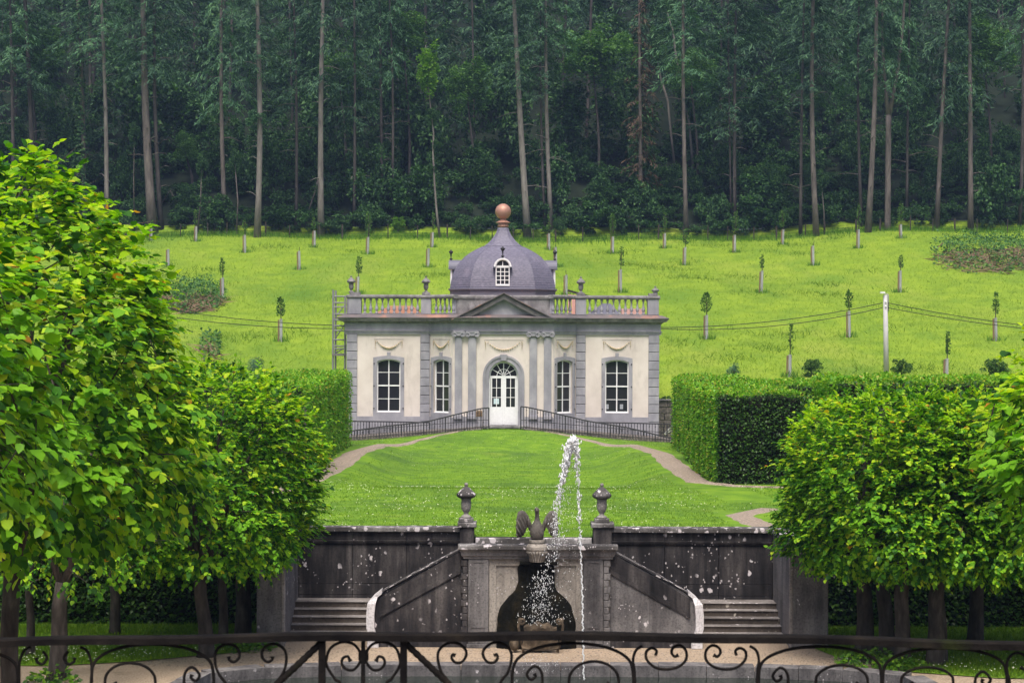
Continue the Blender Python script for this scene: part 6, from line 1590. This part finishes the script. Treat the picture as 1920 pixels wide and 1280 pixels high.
# shrubs and little firs on the lower meadow
for i, (px, py, w, h, lab) in enumerate(((1521, 706, 48, 38, 'dark round bush on the meadow above the hedge block'), (1690, 710, 44, 42, 'dark round bush just past the utility pole'), (1866, 714, 62, 46, 'widest dark bush near the picture edge above the hedge'), (1248, 752, 34, 46, 'green bush behind the rubble wall'))):
    gx, gy, gz_ = hit(px, py) if py < 740 else (XX(px, 114), 114.0, 2.3); s = gy / F
    t = thing('meadow_bush', lab, 'bush', (gx, gy, gz_), 'bushes on the lower meadow')
    crown_obj('foliage', smalls[i % 2], t, (gx, gy, gz_ - .05), i * 2.1, (w * s / [4.2, 3.1][i % 2],) * 2 + (h * s / [3.1, 3.7][i % 2],), M['sapling_leaf'])
    obj('stem', MB().tube([(gx, gy, gz_ - .1), (gx, gy, gz_ + .6)], [.05, .03], 5), M['bark'], t)
for px, py, h, lab in ((480, 697, 30, 'tiny fir seedling on the meadow above the hedge opening'), (1376, 703, 24, 'tiny fir seedling on the meadow above the hedge block')):
    gx, gy, gz_ = hit(px, py); s = gy / F; t = thing('fir_seedling', lab, 'sapling', (gx, gy, gz_), 'fir seedlings on the meadow')
    sm_ = fir_crown('foliage', 1.0, .1, .42, 40, px, .2, 60, .16); sm_.materials.append(M['fir_pale']); crown_obj('foliage', sm_, t, (gx, gy, gz_), 0, (h * s,) * 3)
    obj('stem', MB().tube([(gx, gy, gz_ - .1), (gx, gy, gz_ + h * s)], [.04, .01], 5), M['bark'], t)
# bramble patch and brush bank
def brush(label, x0, x1, y0, y1, n, seed, soil):
    r = np.random.default_rng(seed); pts = []
    c = [hit((x0 + x1) / 2, (y0 + y1) / 2)]
    t = thing('brush_bank', label, 'brush', c[0])
    gx0, gyb, _ = hit((x0 + x1) / 2, y1); gx1, gyt, _ = hit((x0 + x1) / 2, y0)
    px = r.uniform(x0, x1, n); d = r.uniform(gyb, gyt, n); keep = ((px - (x0 + x1) / 2) / ((x1 - x0) / 2)) ** 2 + ((d - (gyb + gyt) / 2) / ((gyt - gyb) / 2)) ** 2 + r.normal(0, .22, n) + .25 * np.sin(px * .11) * np.sin(d * 1.7) < .95
    px, d = px[keep], d[keep]; x = (px - 960) / F * d; m = len(x)
    hump = .7 * np.abs(np.sin(x * 1.1) * np.sin(d * .8)) + .15
    z = gz(x, d) + hump * r.random(m)
    o = link('bramble', cards('bramble', np.column_stack([x, d, z]), np.column_stack([r.normal(0, 1, m), r.normal(-.5, .6, m), r.normal(.2, .5, m)]), r.normal(0, .5, (m, 3)) + (0, -.3, 1), r.uniform(.12, .28, m), OVAL * np.array((1.4, 1, 1)), OVAL_F), M['beech_mid'], t); o['kind'] = 'stuff'
    k = m // 2; ii = r.choice(m, k, False)
    ii = ii[(d[ii] < (gyb * .55 + gyt * .45))]
    k = len(ii)
    o = link('dead_sticks', cards('dead_sticks', np.column_stack([x[ii], d[ii], gz(x[ii], d[ii]) + .25 * r.random(k)]), np.column_stack([r.normal(0, 1, k), r.normal(0, .4, k), r.normal(.1, .25, k)]), r.normal(0, 1, (k, 3)), r.uniform(.5, 1.3, k), np.array([(-.05, 0, 0), (.05, 0, 0), (.02, 1, 0)]), ((0, 1, 2),)), M['stake'], t); o['kind'] = 'stuff'
brush('bramble patch with dead brown stems behind the big lime', 296, 425, 525, 590, 4200, 91, 0)
brush('overgrown brush bank with brown earth near the picture edge', 1745, 2010, 445, 515, 7000, 92, 0)
brush('dark weedy hollow beside the lime under the bramble patch', 372, 418, 622, 680, 500, 93, 0)
for (a, b_, lab) in (((1752, 470), (1768, 455), 'thin stick leaning at the brush bank'),):
    gx, gy, gz_ = hit(*a); t = thing('leaning_stick', lab, 'stick', (gx, gy, gz_)); obj('stick', MB().tube([P(*a, gy), P(*b_, gy)], .04, 5), M['stake'], t)
# ------------------------------------------------------------------ utility pole, lamp and wires
gx, gy, gz_ = hit(1662, 712); pole = thing('utility_pole', 'pale concrete pole with small lamp on the meadow', 'pole', (gx, gy, gz_))
tp = P(1660, 553, gy)
obj('mast', MB().tube([(gx, gy, gz_ - .2), tp], [.17, .13], 10), M['concrete'], pole, True)
obj('lamp_arm', MB().tube([tp - (0, 0, .2), tp + (.02, -.05, .08), tp + (-.22, -.1, .14)], .04, 6), M['concrete'], pole, True)
obj('lamp_head', MB().box(tp[0] - .32, tp[0] - .06, tp[1] - .22, tp[1] + .02, tp[2] + .09, tp[2] + .19), M['white'], pole)
obj('conduit', MB().tube([tp + (.10, -.08, .08), tp + (.16, -.1, -.05), tp + (.165, -.1, -.95)], .035, 6), M['guard'], pole, True)
for dz in (.45, .72): obj('insulator', MB().lathe([(.05, 0), (.06, .05), (.03, .1)], tp[0] + .0, tp[1] - .15, 8, tp[2] - dz), M['white'], pole)
def wire(label, pts):
    t = thing('overhead_wire', label, 'wire', pts[0], 'overhead wires')
    obj('cable', MB().tube(pts, .022, 5), M['iron_far'], t)
def sag(a, b, s, n=14): a, b = np.array(a), np.array(b); return [a + (b - a) * k / n - np.array((0, 0, s * 4 * (k / n) * (1 - k / n))) for k in range(n + 1)]
pa = P(1656, 569, gy)
wire('upper wire from the pole to the pavilion corner', sag(P(1239, 614, 112), P(1654, 568, gy - .15), .35))
wire('lower wire from the pole to the pavilion corner', sag(P(1239, 616.5, 112), P(1654, 577, gy - .15), .45))
wire('upper wire from the pole out of the picture edge', sag(P(1665, 568, gy - .15), P(1990, 617, gy + 2), .15))
wire('lower wire from the pole out of the picture edge', sag(P(1665, 577, gy - .15), P(1990, 622, gy + 2), .15))
wire('upper wire from the scaffold into the bramble patch', sag(P(648, 610, 112), P(250, 567, 130), .3))
wire('lower wire from the scaffold into the bramble patch', sag(P(648, 616, 112), P(250, 582, 130), .3))
# ------------------------------------------------------------------ balcony railing close to the camera
def rd(px): return 5.0 - .12 * ((px - 960) / 960) ** 2          # the railing bows very slightly
def R3(px, py): return P(px, py, rd(px))
def spline(pts, n=7):
    p_ = [np.array(q_, float) for q_ in pts]; p_ = [2 * p_[0] - p_[1]] + p_ + [2 * p_[-1] - p_[-2]]; out = []
    for i in range(1, len(p_) - 2):
        for k in range(n):
            t = k / n; a, b, c, d = p_[i - 1:i + 3]
            out.append(.5 * (2 * b + (c - a) * t + (2 * a - 5 * b + 4 * c - d) * t * t + (3 * b - a - 3 * c + d) * t ** 3))
    return out + [p_[-2]]
rail = thing('balcony_railing', 'black wrought iron balcony railing with scrollwork across the foreground', 'railing', (0, 5, 4.75))
tx = list(range(-260, 2200, 60))
def ty(px): return np.interp(px, [-260, 0, 480, 960, 1400, 1920, 2180], [1210, 1196, 1187, 1184, 1188, 1202, 1214])
v = []; f = []
for px in tx:
    d = rd(px); c = P(px, ty(px), d)
    for dy, dz in ((-.020, -.019), (.020, -.019), (.020, -.004), (.015, .0), (-.015, .0), (-.020, -.004)): v.append((c[0], c[1] + dy, c[2] + dz + .002 * math.sin(px * .013)))
for i in range(len(tx) - 1):
    for k in range(6): f.append((i * 6 + k, i * 6 + (k + 1) % 6, i * 6 + 6 + (k + 1) % 6, i * 6 + 6 + k))
obj('handrail', MB().add(v, f), M['iron'], rail)
obj('bottom_rail', MB().tube([np.array((P(px, 1200, rd(px))[0], rd(px), 4.87)) for px in tx], .018, 6), M['iron'], rail)
def scroll(pts, r=.0037, curl=True):
    q_ = spline([R3(*a) for a in pts]); n = len(q_)
    rs = [r * (1 + .03 * math.sin(k * .7)) for k in range(n)]
    if curl: rs[-1] = r * 1.5; rs[-2] = r * 1.5; rs[-3] = r * 1.35
    obj('scroll', MB().tube(q_, rs, 8), M['iron'], rail, True)
def mirror(pts, cx): return [(2 * cx - x, y) for x, y in pts]
# big curl pair between the posts
A = [(650, 1400), (640, 1290), (628, 1272), (614, 1250), (612, 1235), (620, 1214), (640, 1203), (662, 1206), (675, 1222), (676, 1238), (664, 1254), (650, 1254), (641, 1244), (643, 1233), (652, 1230), (657, 1239)]
scroll(A); scroll(mirror(A, 681))
B = [(862, 1400), (845, 1290), (828, 1260), (821, 1235), (824, 1217), (840, 1205), (858, 1205), (872, 1216), (874, 1228), (866, 1240), (854, 1241), (847, 1233), (849, 1226), (854, 1228)]
scroll(B); scroll(mirror(B, 890))
C_ = [(470, 1400), (505, 1300), (530, 1262), (537, 1236), (533, 1217), (518, 1207), (502, 1209), (492, 1219), (492, 1232), (501, 1240), (510, 1236), (511, 1230)]
scroll(C_); scroll(mirror(C_, 470))
L_ = [(1192, 1330), (1190, 1262), (1187, 1238), (1192, 1219), (1204, 1210)]
scroll(L_, curl=False); scroll(mirror(L_, 1305), curl=False)
U = [(1229, 1228), (1231, 1219), (1222, 1214), (1212, 1221), (1213, 1236), (1228, 1250), (1250, 1254), (1272, 1249), (1286, 1236), (1286, 1219), (1275, 1209), (1263, 1213), (1259, 1222), (1265, 1230), (1272, 1227)]
scroll(U); scroll(mirror(U, 1305))
def arch(x0, x1, ytop, ybase=1262, r=.0040):
    c, h = (x0 + x1) / 2, (x1 - x0) / 2
    scroll([(x0 + 6, 1400), (x0, 1300)] + [(c - h * math.cos(PI * k / 10), ybase - (ybase - ytop) * math.sin(PI * k / 10) ** .8) for k in range(11)] + [(x1, 1300), (x1 - 6, 1400)], r, False)
def inner(x0, x1, ytop, side=1):
    c, h = (x0 + x1) / 2, (x1 - x0) / 2
    p_ = [(c - h * math.cos(PI * k / 8), 1275 - (1275 - ytop) * math.sin(PI * k / 8)) for k in range(9)] + [(x1 - 2, 1290), (x1 - 14, 1298), (x1 - 24, 1288), (x1 - 18, 1278)]
    p_ = [(x0 + 8, 1400), (x0 - 1, 1320)] + p_
    scroll(p_ if side > 0 else mirror(p_, c))
def small(cx, cy, s=1, r=14):
    scroll([(cx + s * 26, 1400), (cx + s * 15, 1310), (cx + s * r, cy), (cx, cy - r), (cx - s * r, cy), (cx - s * r * .5, cy + r * .8), (cx + s * 2, cy + r * .4), (cx, cy)])
arch(961, 1187, 1205); inner(1067, 1160, 1239); small(1002, 1262, 1)
arch(1423, 1652, 1211); inner(1530, 1627, 1246); small(1463, 1265, 1)
arch(1656, 1887, 1214); inner(1690, 1787, 1250, -1); small(1843, 1272, -1)
arch(172, 400, 1207); inner(197, 291, 1242, -1); small(360, 1264, -1)
arch(-100, 33, 1222)
Lp = [(172, 1330), (172, 1262), (171, 1240), (163, 1219), (150, 1212)]
scroll(Lp, curl=False); scroll(mirror(Lp, 104), curl=False)
Lq = [(128, 1220), (120, 1232), (128, 1244), (138, 1240), (140, 1232)]
scroll(Lq); scroll(mirror(Lq, 104))
Rr = [(1905, 1400), (1895, 1290), (1888, 1256), (1890, 1236), (1902, 1224), (1918, 1226), (1930, 1240), (1924, 1254), (1913, 1250)]
scroll(Rr)
def upright(px, w, nm='post'):
    d = rd(px); a = P(px, ty(px) + 16, d); obj(nm, MB().box(a[0] - w, a[0] + w, d - w, d + w, 4.72, a[2]), M['iron'], rail)
upright(604, .0085); upright(757, .0085); upright(681, .005, 'bar'); upright(-140, .0085); upright(2060, .0085)
obj('knot', MB().lathe([(.004, -.02), (.013, -.008), (.013, .008), (.004, .02)], R3(681, 1231)[0], 5, 8, R3(681, 1231)[2]), M['iron'], rail, True)
for a, b in (((601, 1205), (500, 1300)), ((760, 1205), (861, 1300))):
    n = 30; pts = [R3(a[0] + (b[0] - a[0]) * k / n, a[1] + (b[1] - a[1]) * k / n) for k in range(n + 1)]
    obj('brace', MB().tube(pts, [.0085 * (1 + .13 * math.sin(k * 2.2)) for k in range(n + 1)], 6), M['iron'], rail, True)
    obj('brace_foot', MB().tube([pts[-1], np.array((pts[-1][0], pts[-1][1], 4.72))], .008, 6), M['iron'], rail)
# the balcony it stands on (below the picture)
struct('balcony', MB().box(-9, 9, -6, 5.25, 4.45, 4.73).box(-9, 9, -6, -5.6, 0, 4.45).box(-9, 9, 4.6, 5.0, 0, 4.449), M['weathered'])

# ------------------------------------------------------------------ air
hz = MB().box(-510, 510, -260, 610, -1.3, 150)
ho = obj('haze', hz, None); ho['kind'] = 'stuff'; ho['label'] = 'thin bluish summer haze over the whole valley'; ho['category'] = 'haze'
m = bpy.data.materials.new('haze'); m.use_nodes = True; m.node_tree.nodes.clear()
vo = m.node_tree.nodes.new('ShaderNodeVolumePrincipled'); mo = m.node_tree.nodes.new('ShaderNodeOutputMaterial')
vo.inputs['Color'].default_value = (.42, .62, 1.0, 1); vo.inputs['Density'].default_value = HAZE; vo.inputs['Anisotropy'].default_value = .2
m.node_tree.links.new(vo.outputs[0], mo.inputs['Volume'])
ho.data.materials.append(m)
